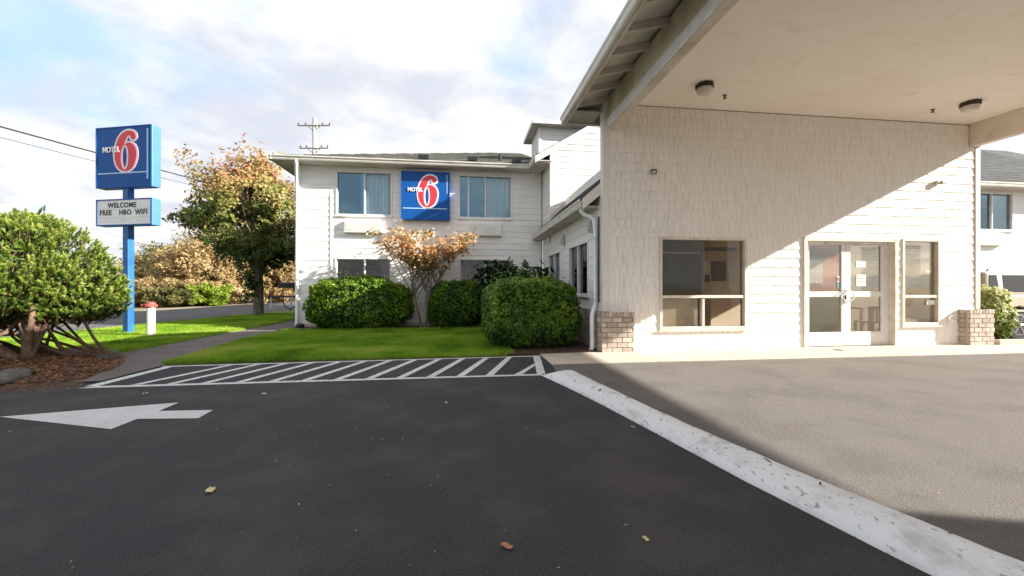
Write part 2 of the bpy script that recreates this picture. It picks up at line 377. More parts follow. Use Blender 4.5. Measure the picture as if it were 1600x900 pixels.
def leaves(name, pts, nrm, size, m, parent, vals, aspect=1.6, curl=.0, jitter=.5, world_off=None):
    """one mesh of small leaf-shaped quads"""
    n = len(pts); pts = np.asarray(pts, float); nrm = np.asarray(nrm, float)+rng.normal(0, jitter, (n, 3))
    nrm /= np.linalg.norm(nrm, axis=1)[:, None]+1e-9
    t = rng.normal(0, 1, (n, 3)); t -= nrm*(t*nrm).sum(1)[:, None]; t /= np.linalg.norm(t, axis=1)[:, None]+1e-9
    b = np.cross(nrm, t); s = (np.asarray(size)*rng.uniform(.65, 1.3, n))[:, None]
    v = np.stack([pts-t*s*aspect*.5, pts+b*s*.42-t*s*.05, pts+t*s*aspect*.5+nrm*s*.15, pts-b*s*.42-t*s*.05], 1).reshape(-1, 3)
    if world_off is not None: v = v-np.asarray(world_off)
    me = bpy.data.meshes.new(name); me.vertices.add(4*n); me.vertices.foreach_set('co', v.ravel())
    me.loops.add(4*n); me.loops.foreach_set('vertex_index', np.arange(4*n)); me.polygons.add(n)
    me.polygons.foreach_set('loop_start', np.arange(n)*4); me.polygons.foreach_set('loop_total', np.full(n, 4)); me.update()
    a = me.attributes.new('leaf', 'FLOAT', 'POINT'); a.data.foreach_set('value', np.repeat(np.clip(vals, 0, 1), 4).astype(np.float32))
    me.materials.append(MT[m]); return link(name, me, parent)
def fbm(p, s): return noise.fractal(Vector(p)*s, .6, 2.0, 3)
def limbs(base, tips, r0, mb, lean=.25, wob=.12, n=7, trunk_h=1.5, rtip=.012):
    """a trunk with a limb to each tip"""
    base = Vector(base); top = base+Vector((0, 0, trunk_h))
    mb.tube([base-Vector((0, 0, .1)), base+Vector((0, 0, .05)), base+Vector((.02, .01, trunk_h*.5)), top], [r0*1.45, r0*1.15, r0*.92, r0*.8], 10)
    for t in tips:
        t = Vector(t); h = random.uniform(.55, 1.0); s = base+Vector((0, 0, trunk_h*h)); pts = []; rr = []
        for k in range(n):
            f = k/(n-1); p = s.lerp(t, f); p.z += math.sin(f*math.pi)*-.12*(t-s).length*random.uniform(.3, 1)*(-1)
            p += Vector((random.uniform(-1, 1), random.uniform(-1, 1), random.uniform(-1, 1)))*wob*(f*(1-f)*3); pts.append(p); rr.append(r0*.5*(1-f)**1.2+rtip)
        mb.tube(pts, rr, 6)
    return mb
def gen_crown(c, r, n, fill=.35, lump=.3, freq=.9, gap=-.25, zmin=None, flat=None, clumps=0):
    """points spread through an ellipsoidal crown with uneven outline and gaps"""
    P = []; N = []
    c = Vector(c)
    while len(P) < n:
        d = Vector(rng.normal(0, 1, 3)).normalized(); k = 1+lump*fbm(d*1.0+c, 1.6)*1.6
        rad = (1-(1-fill)*random.random()**1.8*1.0)*k if random.random() < .8 else random.random()*k
        p = Vector((d.x*r[0]*rad, d.y*r[1]*rad, d.z*r[2]*rad))
        if noise.noise((p+c)*freq) < gap: continue
        q = c+p
        if zmin is not None and q.z < zmin+.3*noise.noise(q*1.5): continue
        P.append(q); N.append(d+Vector((0, 0, .5)))
    return np.array(P), np.array(N)
# ------------------------------------------------------------------ ground
sheet('ground', [(-600, -400), (700, -400), (700, 900), (-600, 900)], -.05, 'far_ground')
LOT = [(-40, -40), (2.55, -40), (2.55, .6), (1.9, 3.9), (1.5, 5.6), (1.5, 7.2), (1.0, 7.1), (-4.55, 6.92), (-4.75, 5.78), (-5.6, 5.66), (-7.2, 6.0), (-40, 5.2)]
sheet('parking_lot', LOT, 0, 'asphalt_dark')
sheet('driveway', [(1.36, 5.6), (1.38, 5.5), (1.63, 3.94), (1.86, 2.7), (2.03, 1.97), (2.2, 1.3), (2.3, .6), (2.37, -3), (2.4, -14), (2.4, -40), (45, -40), (45, 11.0), (12.6, 11.0), (12.6, 6.24), (1.42, 6.24)], .006, 'asphalt_old')
sheet('road', [(-18.3, -40), (-12.2-5.8, -40), (-12.2+.144*-40, -40), (-12.2+.144*5, 5), (-12.2+.144*160, 160), (-20.3+.144*160, 160), (-20.3+.144*-40, -40)][2:], -.006, 'road_asphalt')
sheet('verge', [(-20.35+.144*-40, -40), (-20.2+.144*160, 160), (-21.7+.144*160, 160), (-22.0+.144*-40, -40)], -.02, 'verge')
LAWN_L = [(-11.35, 5.9), (-9.0, 7.4), (-7.3, 8.75), (-6.25, 8.15), (-6.2, 12), (-6.2, 18), (-5.6, 34), (-12.3+.144*34, 34), (-12.3+.144*14, 14)]
LAWN_R = [(-4.62, 7.0), (.75, 7.17), (.8, 11.6), (-4.4, 11.9), (-4.9, 12.4), (-5.0, 10)]
def raised(name, poly, z, m):
    mb = MB(); mb.prism(poly, -.06, z, 2); o = mb.build(name, m); o['kind'] = 'structure'; return o
raised('lawn', LAWN_L, .035, 'ground_grass'); raised('lawn', LAWN_R, .04, 'ground_grass')
sheet('path', [(-6.25, 5.9), (-4.62, 5.8), (-4.6, 7.0), (-5.05, 9.4), (-4.95, 12.45), (-4.6, 18), (-5, 34), (-5.7, 34), (-6.2, 18), (-6.2, 9.7)], .018, 'path_asphalt')
sheet('soil_edge', [(-4.62, 6.9), (.8, 7.08), (.8, 7.22), (-4.62, 7.04)], .008, 'soil')
raised('flower_bed', [(.75, 7.2), (2.65, 7.32), (2.65, 13.0), (-5.0, 13.0), (-4.9, 12.4), (-4.4, 11.9), (.8, 11.6)], .03, 'soil')
# mulch mound under the pine
mb = MB(); NX, NY = 46, 26; vs = []
MUL = [(-11.5, 5.95), (-7.2, 5.98), (-5.6, 5.68), (-4.9, 5.85), (-5.3, 7.1), (-6.2, 8.2), (-7.4, 9.0), (-9.2, 8.0), (-11.5, 7.2)]
for j in range(NY+1):
    for i in range(NX+1):
        x = -11.6+7.2*i/NX; y = 5.5+3.8*j/NY
        dmin = min(abs((Vector((x, y))-Vector(a)).cross((Vector(b)-Vector(a)).normalized())) if 0 <= (Vector((x, y))-Vector(a)).dot((Vector(b)-Vector(a)).normalized()) <= (Vector(b)-Vector(a)).length else (Vector((x, y))-Vector(a)).length for a, b in zip(MUL, MUL[1:]+MUL[:1]))
        s = dmin if pt_in((x, y), MUL) else -dmin
        vs.append((x, y, max(-.05, min(.16, .02+s*.14)+(.03*fbm((x, y, 0), 2.2) if s > 0 else 0))))
mb.add(vs, [(j*(NX+1)+i, j*(NX+1)+i+1, (j+1)*(NX+1)+i+1, (j+1)*(NX+1)+i) for j in range(NY) for i in range(NX)])
tag(mb.build('mulch_bed', 'soil', smooth=True), kind='structure')
# concrete walk of slabs
pv = bpy.data.objects.new('pavement', None); C.objects.link(pv); pv['kind'] = 'structure'
us = [1.42, 2.05, 3.25, 4.6, 5.95, 7.3, 8.65, 10.0, 11.4, 12.6]
for a, b in zip(us, us[1:]):
    sk = .10 if a > 1 else 0
    q = MB(); q.prism([(a+.006, 6.24), (b-.006, 6.24), (b-.006, 7.375), (a+.006, 7.375)], -.05, .016+random.uniform(-.001, .001), 2)
    q.build('slab', 'concrete', pv)
dr = MB().lathe([(.0, .017), (.085, .019), (.085, .021), (.06, .022)], (7.25, 6.95, 0), 16).build('floor_drain', 'bronze'); tag(dr, 'small dark round drain cover set in the walk before the double doors', 'drain cover')
# kerb: painted, rounded, slightly bowed, between the two asphalts
lo = [(1.10, 5.52), (1.30, 4.75), (1.48, 3.94), (1.61, 3.23), (1.71, 2.7), (1.78, 2.31), (1.86, 1.97), (1.93, 1.66), (2.02, 1.3), (2.10, .6), (2.15, -3), (2.15, -12)]
hi = [(1.55, 5.62), (1.66, 4.75), (1.78, 3.94), (1.89, 3.23), (2.00, 2.7), (2.10, 2.31), (2.19, 1.97), (2.28, 1.66), (2.38, 1.3), (2.5, .6), (2.58, -3), (2.58, -12)]
def resamp(p, n=90):
    P = [Vector(q) for q in p]; L = [0]
    for a, b in zip(P, P[1:]): L.append(L[-1]+(b-a).length)
    o = []
    for k in range(n):
        t = (k/(n-1))**1.5*L[-1]; i = max(j for j in range(len(L)) if L[j] <= t+1e-9); i = min(i, len(P)-2); o.append(P[i].lerp(P[i+1], (t-L[i])/(L[i+1]-L[i])))
    return o
lo, hi = resamp(lo), resamp(hi); prof = [(0, -.02), (.01, .012), (.10, .045), (.25, .078), (.42, .098), (.60, .105), (.78, .098), (.90, .078), (.97, .045), (1.0, -.02)]
mb = MB(); vs = []; m_ = len(prof)
for k, (a, b) in enumerate(zip(lo, hi)):
    e = min(1, .12+k/6)
    for (f, h) in prof:
        p = a.lerp(b, f); jit = .006*noise.noise(Vector((p.x*9, p.y*9, f*4)))
        vs.append((p.x+jit, p.y, h*(e if h > 0 else 1)+jit))
mb.add(vs, [(k*m_+i, (k+1)*m_+i, (k+1)*m_+i+1, k*m_+i+1) for k in range(len(lo)-1) for i in range(m_-1)]+[tuple(range(m_))])
kb = mb.build('kerb', 'kerb_paint', smooth=True); tag(kb, kind='structure')
from mathutils.bvhtree import BVHTree
kbv = BVHTree.FromPolygons([v.co for v in kb.data.vertices], [p_.vertices for p_ in kb.data.polygons])
def bvk(x, y):
    h_ = kbv.ray_cast(Vector((x, y, 2)), Vector((0, 0, -1))); return h_[0].z if h_[0] else None
sc_v = MB()
def kx(v): return (1.10+(5.52-v)*.235 if v > 3.9 else 1.48+(3.94-v)*.225 if v < 3.94 else 1.3)
SCF = []
for _ in range(46):
    v_ = random.uniform(1.2, 4.9); SCF.append((kx(v_)+random.uniform(.10, .40), v_, random.uniform(.010, .030)*random.choice((1, 1, 1.6)), random.uniform(.004, .010), random.uniform(-.4, 2)))
for (su, sv, ln, wd, an) in SCF:
    zt0 = bvk(su, sv)
    if zt0 is None: continue
    n = 9; vs = [(su+ln*math.cos(2*math.pi*k/n)*(1+.5*noise.noise(Vector((su*9, sv*9, k)))) * math.cos(an)-wd*math.sin(2*math.pi*k/n)*math.sin(an), sv+ln*math.cos(2*math.pi*k/n)*math.sin(an)+wd*math.sin(2*math.pi*k/n)*(1+.7*noise.noise(Vector((k, su*9, 0))))*math.cos(an)) for k in range(n)]
    sc_v.add([(x, y, (bvk(x, y) or zt0)+.003) for x, y in vs], [tuple(range(n))])
tag(sc_v.build('paint_scuffs', 'rubber', fix=False), kind='stuff')
# painted markings
def flat(name, polys, z, m):
    mb = MB()
    for p in polys: mb.add([(a, b, z) for a, b in p], [tuple(range(len(p)))])
    o = mb.build(name, m, fix=False); o['kind'] = 'structure'; return o
flat('painted_arrow', [[(-4.33, 4.37), (-2.98, 4.68), (-2.97, 4.38)], [(-4.33, 4.37), (-2.97, 4.38), (-2.99, 4.14), (-3.0, 3.87)], [(-2.97, 4.38), (-2.46, 4.35), (-2.44, 4.09), (-2.99, 4.14)]], .004, 'arrow_paint')
HB = lambda u: 5.53+.0*u; HT = lambda u: 7.03+.035*(u+0)
P = [[(-4.62, 5.49), (1.13, 5.51), (1.13, 5.60), (-4.5, 5.585)]]           # front line
P += [[(-4.6, 6.82), (1.27, 7.03), (1.27, 7.12), (-4.6, 6.9)]]               # back line
P += [[(-4.62, 5.585), (-4.47, 5.585), (-4.42, 6.82), (-4.56, 6.82)], [(1.06, 5.60), (1.18, 5.60), (1.40, 7.12), (1.275, 7.12)]]
k = 0; u = .79
while u > -4.3:
    top = 6.82+(u+.45+4.6)*.0356
    P.append([(u-.05, 5.60), (u+.055, 5.60), (min(u+.50, 1.26), top), (min(u+.40, 1.2), top)] if u < .7 else [(u-.05, 5.6), (u+.055, 5.6), (1.15, 6.22), (1.165, 6.38)]); u -= .405
for i, p in enumerate(P): flat('painted_line', [p], .004 if i < 2 else .0045, 'road_paint')

# ------------------------------------------------------------------ lobby building
LB = empty('lobby_building', (2.71, 7.38, 0), 'white shingled lobby block with double glass doors behind the drive-through canopy', 'building')
F = FRONT(7.38); S = LEFTW(2.68)
OPS = [(3.80, 5.64, .41, 2.22), (6.89, 9.06, 0, 2.26), (9.19, 10.11, .43, 2.26)]
wall(LB, F, 2.71, 11.10, 0, 4.74, OPS, .14)
# shingles: coursed, uneven widths, each proud of the course above
course = .1813; allsh = []
r = 0; z = .01
while z < 4.70:
    zt = min(z+course, 4.735)
    for (a, b, c, d) in rects(2.80, 11.0, z, zt, [(o[0]-.001, o[1]+.001, o[2], o[3]) for o in OPS]):
        u = a
        while u < b-.002:
            wd = random.choice((.09, .11, .13, .16)); e = min(u+wd, b)
            if b-e < .05: e = b
            allsh.append((u, e, c, d, z)); u = e
    z = zt; r += 1
allsh.sort(key=lambda s: (s[0]-1.3)**2+54+(s[2]-2.2)**2*.6)
def shingle(mb, s):
    u, e, c, d, z = s; th = lambda q: .015-.010*(q-z)/course; j = random.uniform(0, .0028); g = .0026; dz = random.uniform(-.003, .002) if c == z else 0
    mb.hexa([(u+g, 0, c+dz), (e-g, 0, c+dz), (e-g, th(c)+j, c+dz), (u+g, th(c)+j, c+dz), (u+g, 0, d), (e-g, 0, d), (e-g, th(d)+j*.5, d), (u+g, th(d)+j*.5, d)])
for s in allsh[:300]: mb = MB(F); shingle(mb, s); mb.build('shingle', 'shingle_paint', LB)
mb = MB(F)
for s in allsh[300:]: shingle(mb, s)
tag(mb.build('shingles', 'shingle_paint', LB), kind='stuff')
MB(F).box(2.68, 2.80, -.02, .028, .77, 4.9).box(2.66, 2.70, -.12, .026, .77, 4.9).build('corner_board', 'trim', LB, bevel=.004)
MB(F).box(11.0, 11.12, -.02, .028, .77, 4.3).build('corner_board', 'trim_tan', LB, bevel=.004)
MB(F).box(2.72, 6.88, .0, .012, -.02, .012).box(9.07, 11.1, 0, .012, -.02, .012).build('sill_plate', 'dark_gap', LB)
# side wall (faces left)
SOPS = [(8.22, 9.77, 1.05, 2.24), (10.64, 12.15, 1.05, 2.24)]
wall(LB, S, 7.53, 13.07, 0, 3.05, SOPS, .14)
claps(LB, S, 7.50, 13.06, .80, 2.98, .178, SOPS)
MB(S).box(7.52, 13.0, .0, .045, .765, .80).build('ledge', 'trim', LB)
bricks(LB, S, 7.50, 9.7, 0, .765, .2, .105)
MB(S).box(7.50, 13.0, 0, .012, 0, .765).build('mortar', 'mortar', LB)
# brick pillars
def pillar(u0, u1, v0, name='pillar_core'):
    MB().box(u0+.015, u1-.015, v0+.015, 7.375, 0, .755).build(name, 'mortar', LB)
    bricks(LB, FRONT(v0+.022), u0, u1, 0.0, .77, .2, .095)
    bricks(LB, LEFTW(u0+.022), v0+.06, 7.44, 0.0, .77, .2, .095)
pillar(2.60, 3.24, 7.26); pillar(10.60, 11.22, 7.20)
# windows
w1 = window(LB, F, 3.80, 5.64, .41, 2.22, splits=[(4.71, .41, 1.06)], cross=[(1.05, 3.80, 5.64)], glass='glass_lobby', frame='frame_cream', fw=.055, back=False)
w2 = window(LB, F, 9.19, 10.11, .43, 2.26, cross=[(1.04, 9.19, 10.11)], glass='glass_lobby', frame='frame_cream', fw=.055, back=False)
w3 = window(LB, S, 8.22, 9.77, 1.05, 2.24, splits=[9.02], glass='glass_side', fw=.05, depth=.5)
w4 = window(LB, S, 10.64, 12.15, 1.05, 2.24, splits=[11.4], glass='glass_side', fw=.05, depth=.5, curtain=[(10.7, 12.1, 'curtain_grey')])
for k in range(15): MB(S).box(8.28, 8.98, -.16, -.13, 1.12+k*.072, 1.15+k*.072).build('blind_slat', 'blind', w3)
# interior
MB().box(5.76, 5.92, 8.985, 8.998, 1.62, 1.86).build('framed_notice', 'frame_white', LB); MB().box(5.78, 5.90, 8.975, 8.984, 1.36, 1.54).build('framed_notice', 'metal_dark', LB)
MB().box(6.35, 6.75, 9.56, 9.598, 1.4, 1.9).build('picture', 'room_dark', LB); MB().box(3.0, 5.6, 8.87, 8.899, 2.03, 2.06).build('cross_bar', 'frame_white', LB)  # thin white bar added as a reflection line in the left window
it = MB(); it.box(2.9, 11.0, 7.53, 11.6, -.02, .0); it.build('room_floor', 'room_floor', LB)
MB().box(2.9, 11.0, 7.53, 11.6, 2.65, 2.7).build('room_ceiling', 'room_beige', LB)
MB().box(2.9, 6.6, 10.2, 10.3, 0, 2.65).box(6.62, 11, 11.3, 11.4, 0, 2.65).box(2.85, 2.9, 7.53, 11.5, 0, 2.65).build('room_wall', 'room_beige', LB)
MB().box(5.75, 5.95, 9.0, 10.19, 0, 2.65).box(5.96, 7.4, 9.6, 9.7, 0, 2.65).build('partition', 'room_beige', LB)
MB().box(4.3, 5.62, 8.9, 8.96, .9, 2.02).build('notice_panel', 'room_dark', LB)
MB().box(3.4, 5.2, 8.4, 8.88, 0, .95).box(3.35, 5.25, 8.35, 8.89, .95, .99).build('counter', 'room_dark', LB)
MB().box(3.0, 6.3, 8.6, 8.7, 2.08, 2.16).build('cross_bar', 'room_dark', LB)
MB().box(3.86, 4.68, 7.50, 7.51, .46, 1.03).build('window_shade', 'frame_cream', LB)
MB().box(8.6, 10.1, 9.5, 9.6, 0, 2.65).build('red_wall', 'room_red', LB)
MB().box(8.6, 10.1, 9.35, 9.495, 0, 1.15).build('planter_ledge', 'hedge_core', LB)
cw = MB(); cw.box(8.9, 9.42, 9.46, 9.49, 1.35, 2.05)
cw.build('bright_window', 'curtain_grey', LB)
def blind(u0, u1, v, z0, z1, n):
    h = MB().box(u0, u1, v-.02, v+.02, z1, z1+.04).build('blind', 'blind', LB)
    for k in range(n):
        zc = z0+(z1-z0)*(k+.5)/n; q = (z1-z0)/n
        MB().hexa([(u0, v-.012, zc-q*.5), (u1, v-.012, zc-q*.5), (u1, v-.009, zc-q*.5), (u0, v-.009, zc-q*.5), (u0, v+.010, zc+q*.35), (u1, v+.010, zc+q*.35), (u1, v+.013, zc+q*.35), (u0, v+.013, zc+q*.35)]).build('blind_slat', 'blind', h)
blind(9.50, 10.08, 7.70, 1.12, 2.12, 20)
blind(8.72, 9.14, 7.80, 1.05, 2.08, 20)
# double doors
D = FRONT(7.50)
MB(F).box(6.89, 6.97, -.14, .04, 0, 2.26).box(9.0, 9.07, -.14, .04, 0, 2.26).box(6.972, 8.998, -.14, .038, 2.18, 2.258).build('door_frame', 'frame_cream', LB, bevel=.004)
MB(D).box(6.972, 7.03, -.05, .03, 0, 2.178).box(8.92, 8.998, -.05, .03, 0, 2.178).box(7.032, 8.918, -.05, .028, 2.14, 2.178).build('door_jamb', 'door_metal', LB, bevel=.003)
for (a, b, g0, g1, side) in ((7.034, 7.968, 7.13, 7.88, 1), (7.974, 8.916, 8.09, 8.82, -1)):
    mb = MB(D); mb.box(a, g0, -.02, .025, .012, 2.135).box(g1, b, -.02, .025, .012, 2.135)
    mb.box(g0, g1, -.02, .024, .012, .30).box(g0, g1, -.02, .024, 2.115, 2.134).box(g0, g1, -.02, .022, 1.035, 1.145)
    d = mb.build('door', 'door_metal', LB, bevel=.003)
    MB(D).box(g0, g1, -.002, .004, .30, 1.035).build('pane', 'glass_lobby', d); MB(D).box(g0, g1, -.002, .004, 1.145, 2.115).build('pane', 'glass_lobby', d)
    hx = 7.925 if side > 0 else 8.03; sg = -side
    pts = [(hx, .024, .93), (hx, .075, .94)]+[(hx+sg*.085*math.sin(t*math.pi), .08, .94+.22*t) for t in [i/10 for i in range(11)]]+[(hx, .024, 1.17)]
    MB(D).tube([p for p in pts], .013, 8).build('handle', 'door_metal' if side < 0 else 'chrome', d)
    if side > 0:
        MB(D).box(7.80, 7.85, .006, .010, 1.22, 1.34).build('sticker', 'sticker_teal', d); MB(D).box(7.79, 7.86, .006, .010, 1.345, 1.47).build('sticker', 'paper', d)
        MB(D).box(7.80, 7.85, .011, .013, 1.37, 1.44).build('sticker', 'red_paint', d)
    else:
        MB(D).box(8.24, 8.47, .006, .010, 1.66, 1.78).build('notice', 'paper', d); q = MB(D).box(8.25, 8.47, .006, .010, 1.26, 1.50).build('notice', 'paper', d)
        for zz_ in (1.73, 1.705, 1.45, 1.42, 1.36, 1.33): MB(D).box(8.27, 8.44, .0105, .0115, zz_-.006, zz_+.004).build('print_line', 'letter_black', d)
    MB(D).box((a+b)/2-.03, (a+b)/2+.03, .025, .029, 2.145, 2.16).build('door_plate', 'letter_black' if side > 0 else 'chrome', d)
MB(D).box(7.955, 7.985, .026, .034, .98, 1.07).build('lock_plate', 'letter_black', LB)
MB(F).box(9.85, 10.05, -.03, -.026, .86, .96).build('notice', 'paper', LB)
# low side roof
ut, zt_ = 3.10, 3.694
nrow = 6
MB().add([(2.30, 7.55, 2.86), (2.30, 13.07, 2.86), (ut, 13.07, 3.60), (ut, 7.55, 3.60), (2.30, 7.55, 2.915), (2.30, 13.07, 2.915), (ut, 13.07, 3.655), (ut, 7.55, 3.655)],
         [(0, 1, 2, 3), (7, 6, 5, 4), (0, 4, 5, 1), (1, 5, 6, 2), (2, 6, 7, 3), (3, 7, 4, 0)]).build('roof_deck', 'soffit_paint', LB)
for r_ in range(nrow):
    f0, f1 = r_/nrow, (r_+1)/nrow; xa, xb = 2.29+(ut-2.29)*f0, 2.29+(ut-2.29)*f1; za, zb = 2.925+.75*f0, 2.925+.75*f1; v = 7.55-(.15 if r_ % 2 else 0)
    while v < 13.0:
        a, b = max(v, 7.55)+.003, min(v+.33, 13.06)-.003; q = random.uniform(0, .004)
        if b-a > .04: MB().hexa([(xa, a, za-.006), (xa, b, za-.006), (xb, b, zb-.006), (xb, a, zb-.006), (xa-.006, a, za+.016+q), (xa-.006, b, za+.016+q), (xb-.004, b, zb+.004+q), (xb-.004, a, zb+.004+q)]).build('roof_shingle', 'roof_dark', LB)
        v += .33
MB().box(3.105, 3.25, 7.55, 11.86, 3.62, 3.89).build('roof_fascia', 'trim', LB, bevel=.005)
MB().box(3.252, 11.0, 7.55, 11.86, 3.60, 3.86).build('flat_roof', 'roof_shingle', LB)
for i in range(5): # stepped flashing up the gable wall
    a = 2.66+i*.09; zb = 2.93+(a-2.29)*.926; MB().box(a, a+.10, 11.84-.002*i, 11.858, zb, zb+.20).build('flashing', 'trim_tan', LB)
MB().box(2.31, 2.67, 7.60, 13.05, 2.80, 2.83).build('soffit', 'soffit_paint', LB)
def gutter(name, a, b, w_, h, parent, side=1, m='gutter'):
    """K-style gutter run from a to b (top outer edge points); side: +1 when the wall is to the right of the run"""
    a, b = Vector(a), Vector(b); d = (b-a).normalized(); n = Vector((d.y, -d.x, 0))*side; L = []
    pr = [(0, 0), (0, -h*.22), (w_*.18, -h*.45), (w_*.22, -h*.75), (w_*.35, -h), (w_, -h), (w_, -h*.02), (w_*.96, -h*.02), (w_*.96, -h*.93), (w_*.38, -h*.93), (w_*.27, -h*.7), (w_*.22, -h*.43), (w_*.06, -h*.2), (w_*.06, 0)]
    mb = MB(); k = len(pr)
    for p in (a, b):
        for (x, z_) in pr: L.append(tuple(p+n*x+Vector((0, 0, z_))))
    mb.add(L, [(i, (i+1) % k, k+(i+1) % k, k+i) for i in range(k)]+[tuple(range(k))[::-1], tuple(range(k, 2*k))]); return mb.build(name, m, parent)
gutter('gutter', (2.27, 13.05, 2.95), (2.27, 7.56, 2.95), .12, .13, LB, -1)
MB().hexa([(2.32, 7.50, 2.74), (2.72, 7.50, 3.06), (2.72, 7.545, 3.06), (2.32, 7.545, 2.74), (2.32, 7.50, 2.95), (2.72, 7.50, 3.30), (2.72, 7.545, 3.30), (2.32, 7.545, 2.95)]).build('rake_board', 'trim', LB, bevel=.003)
MB().tube([(2.36, 7.75, 2.83), (2.36, 7.75, 2.74), (2.42, 7.72, 2.66), (2.52, 7.66, 2.62), (2.58, 7.62, 2.55), (2.60, 7.61, 2.40), (2.60, 7.61, .93), (2.58, 7.59, .86), (2.50, 7.50, .72), (2.49, 7.48, .62), (2.49, 7.47, .08), (2.45, 7.42, .04)], .045, 10).build('downspout', 'downspout_white', LB, smooth=True)
for zb in (1.0, 2.2): MB().box(2.545, 2.66, 7.56, 7.66, zb, zb+.03).build('downspout_strap', 'downspout_white', LB)
MB().tube([(2.63, 7.50, .95), (2.63, 7.50, 2.6)], .018, 6).build('conduit', 'wire_black', LB)
def wall_lamp(v, z_, label):
    t = empty('wall_lamp', (2.66, v, z_), label, 'wall lamp', 'lamps on the side wall of the lobby')
    MB().box(2.60, 2.655, v-.07, v+.07, z_-.13, z_+.13).build('lamp_base', 'sensor_grey', t, bevel=.01)
    MB().box(2.53, 2.60, v-.055, v+.055, z_-.09, z_+.02).build('lamp_shade', 'lens', t, bevel=.01)
wall_lamp(10.24, 2.47, 'small beige wall lamp between the two side windows, above the hedge')
wall_lamp(7.98, 2.49, 'small beige wall lamp right beside the white downspout')
# little fittings on the front wall
t = empty('security_camera', (3.66, 7.36, 3.46), 'tiny dark camera on the upper left of the shaded shingle wall', 'camera')
MB().box(3.62, 3.72, 7.30, 7.362, 3.42, 3.50).build('bracket', 'metal_dark', t, bevel=.006); MB().tube([(3.64, 7.31, 3.44), (3.63, 7.22, 3.42)], .028, 10).build('camera_body', 'lens', t)
t = empty('motion_sensor', (10.04, 7.36, 3.46), 'small tan sensor on the sunlit upper right of the shingle wall', 'sensor')
MB().box(9.97, 10.11, 7.30, 7.362, 3.42, 3.50).build('sensor_base', 'sensor_grey', t, bevel=.01); MB().box(10.06, 10.14, 7.27, 7.30, 3.43, 3.49).build('sensor_head', 'trim_tan', t, bevel=.01)
t = empty('electric_box', (10.35, 7.35, .62), 'small white outlet box low on the wall left of the right brick pillar', 'outlet box')
MB().box(10.30, 10.40, 7.29, 7.358, .50, .62).build('box_body', 'frame_white', t, bevel=.008); MB().box(10.29, 10.41, 7.285, 7.291, .55, .64).build('box_cover', 'trim_tan', t, bevel=.002)
# wooden chair and table seen through the right-hand door
t = empty('wooden_table', (9.75, 8.55, 0), 'brown wooden table seen through the right door pane', 'table')
MB().box(9.3, 10.3, 8.3, 8.95, .72, .76).build('tabletop', 'wood', t)
for x, y in ((9.34, 8.34), (10.26, 8.34), (9.34, 8.91), (10.26, 8.91)): MB().box(x-.03, x+.03, y-.03, y+.03, 0, .72).build('leg', 'wood', t)
t = empty('wooden_chair', (9.30, 8.0, 0), 'brown slat-back wooden chair seen through the right door pane', 'chair')
MB().box(9.10, 9.50, 7.95, 8.32, .43, .46).build('seat', 'wood', t)
for x, y, h in ((9.12, 7.97, .80), (9.48, 7.97, .80), (9.12, 8.30, .43), (9.48, 8.30, .43)): MB().box(x-.02, x+.02, y-.02, y+.02, 0, h).build('leg', 'wood', t)
for x in (9.2, 9.3, 9.4): MB().box(x-.02, x+.02, 7.965, 7.985, .46, .74).build('back_slat', 'wood', t)
MB().box(9.10, 9.50, 7.955, 7.99, .74, .81).build('top_rail', 'wood', t)

# ------------------------------------------------------------------ canopy
CN = empty('entrance_canopy', (6.9, 3, 0), 'drive-through canopy with beige ceiling, deep beams and exposed rafter tails', 'canopy')
V0, V1 = -2.2, 8.05
MB().box(2.915, 10.845, V0+.2, 7.379, 4.742, 4.80).build('ceiling', 'ceiling_plaster', CN)
MB().box(2.762, 2.912, V0+.05, 7.36, 4.26, 4.84).build('beam', 'beam_paint', CN, bevel=.004)
MB().box(2.742, 2.76, V0+.05, 7.35, 4.265, 4.43).build('beam_trim', 'downspout_white', CN, bevel=.003)
MB().box(10.85, 11.0, V0+.05, 7.36, 4.26, 4.84).build('beam', 'trim_tan', CN, bevel=.004)
MB().box(2.914, 10.848, V0+.05, V0+.19, 4.26, 4.84).build('beam', 'trim_tan', CN, bevel=.004)
MB().box(2.76, 2.90, 7.362, 7.378, 4.22, 4.255).build('beam_shoe', 'trim_tan', CN)
def rz_(u): return 4.70+.28*(min(u, 13.8-u)-2.12)       # underside of the deck
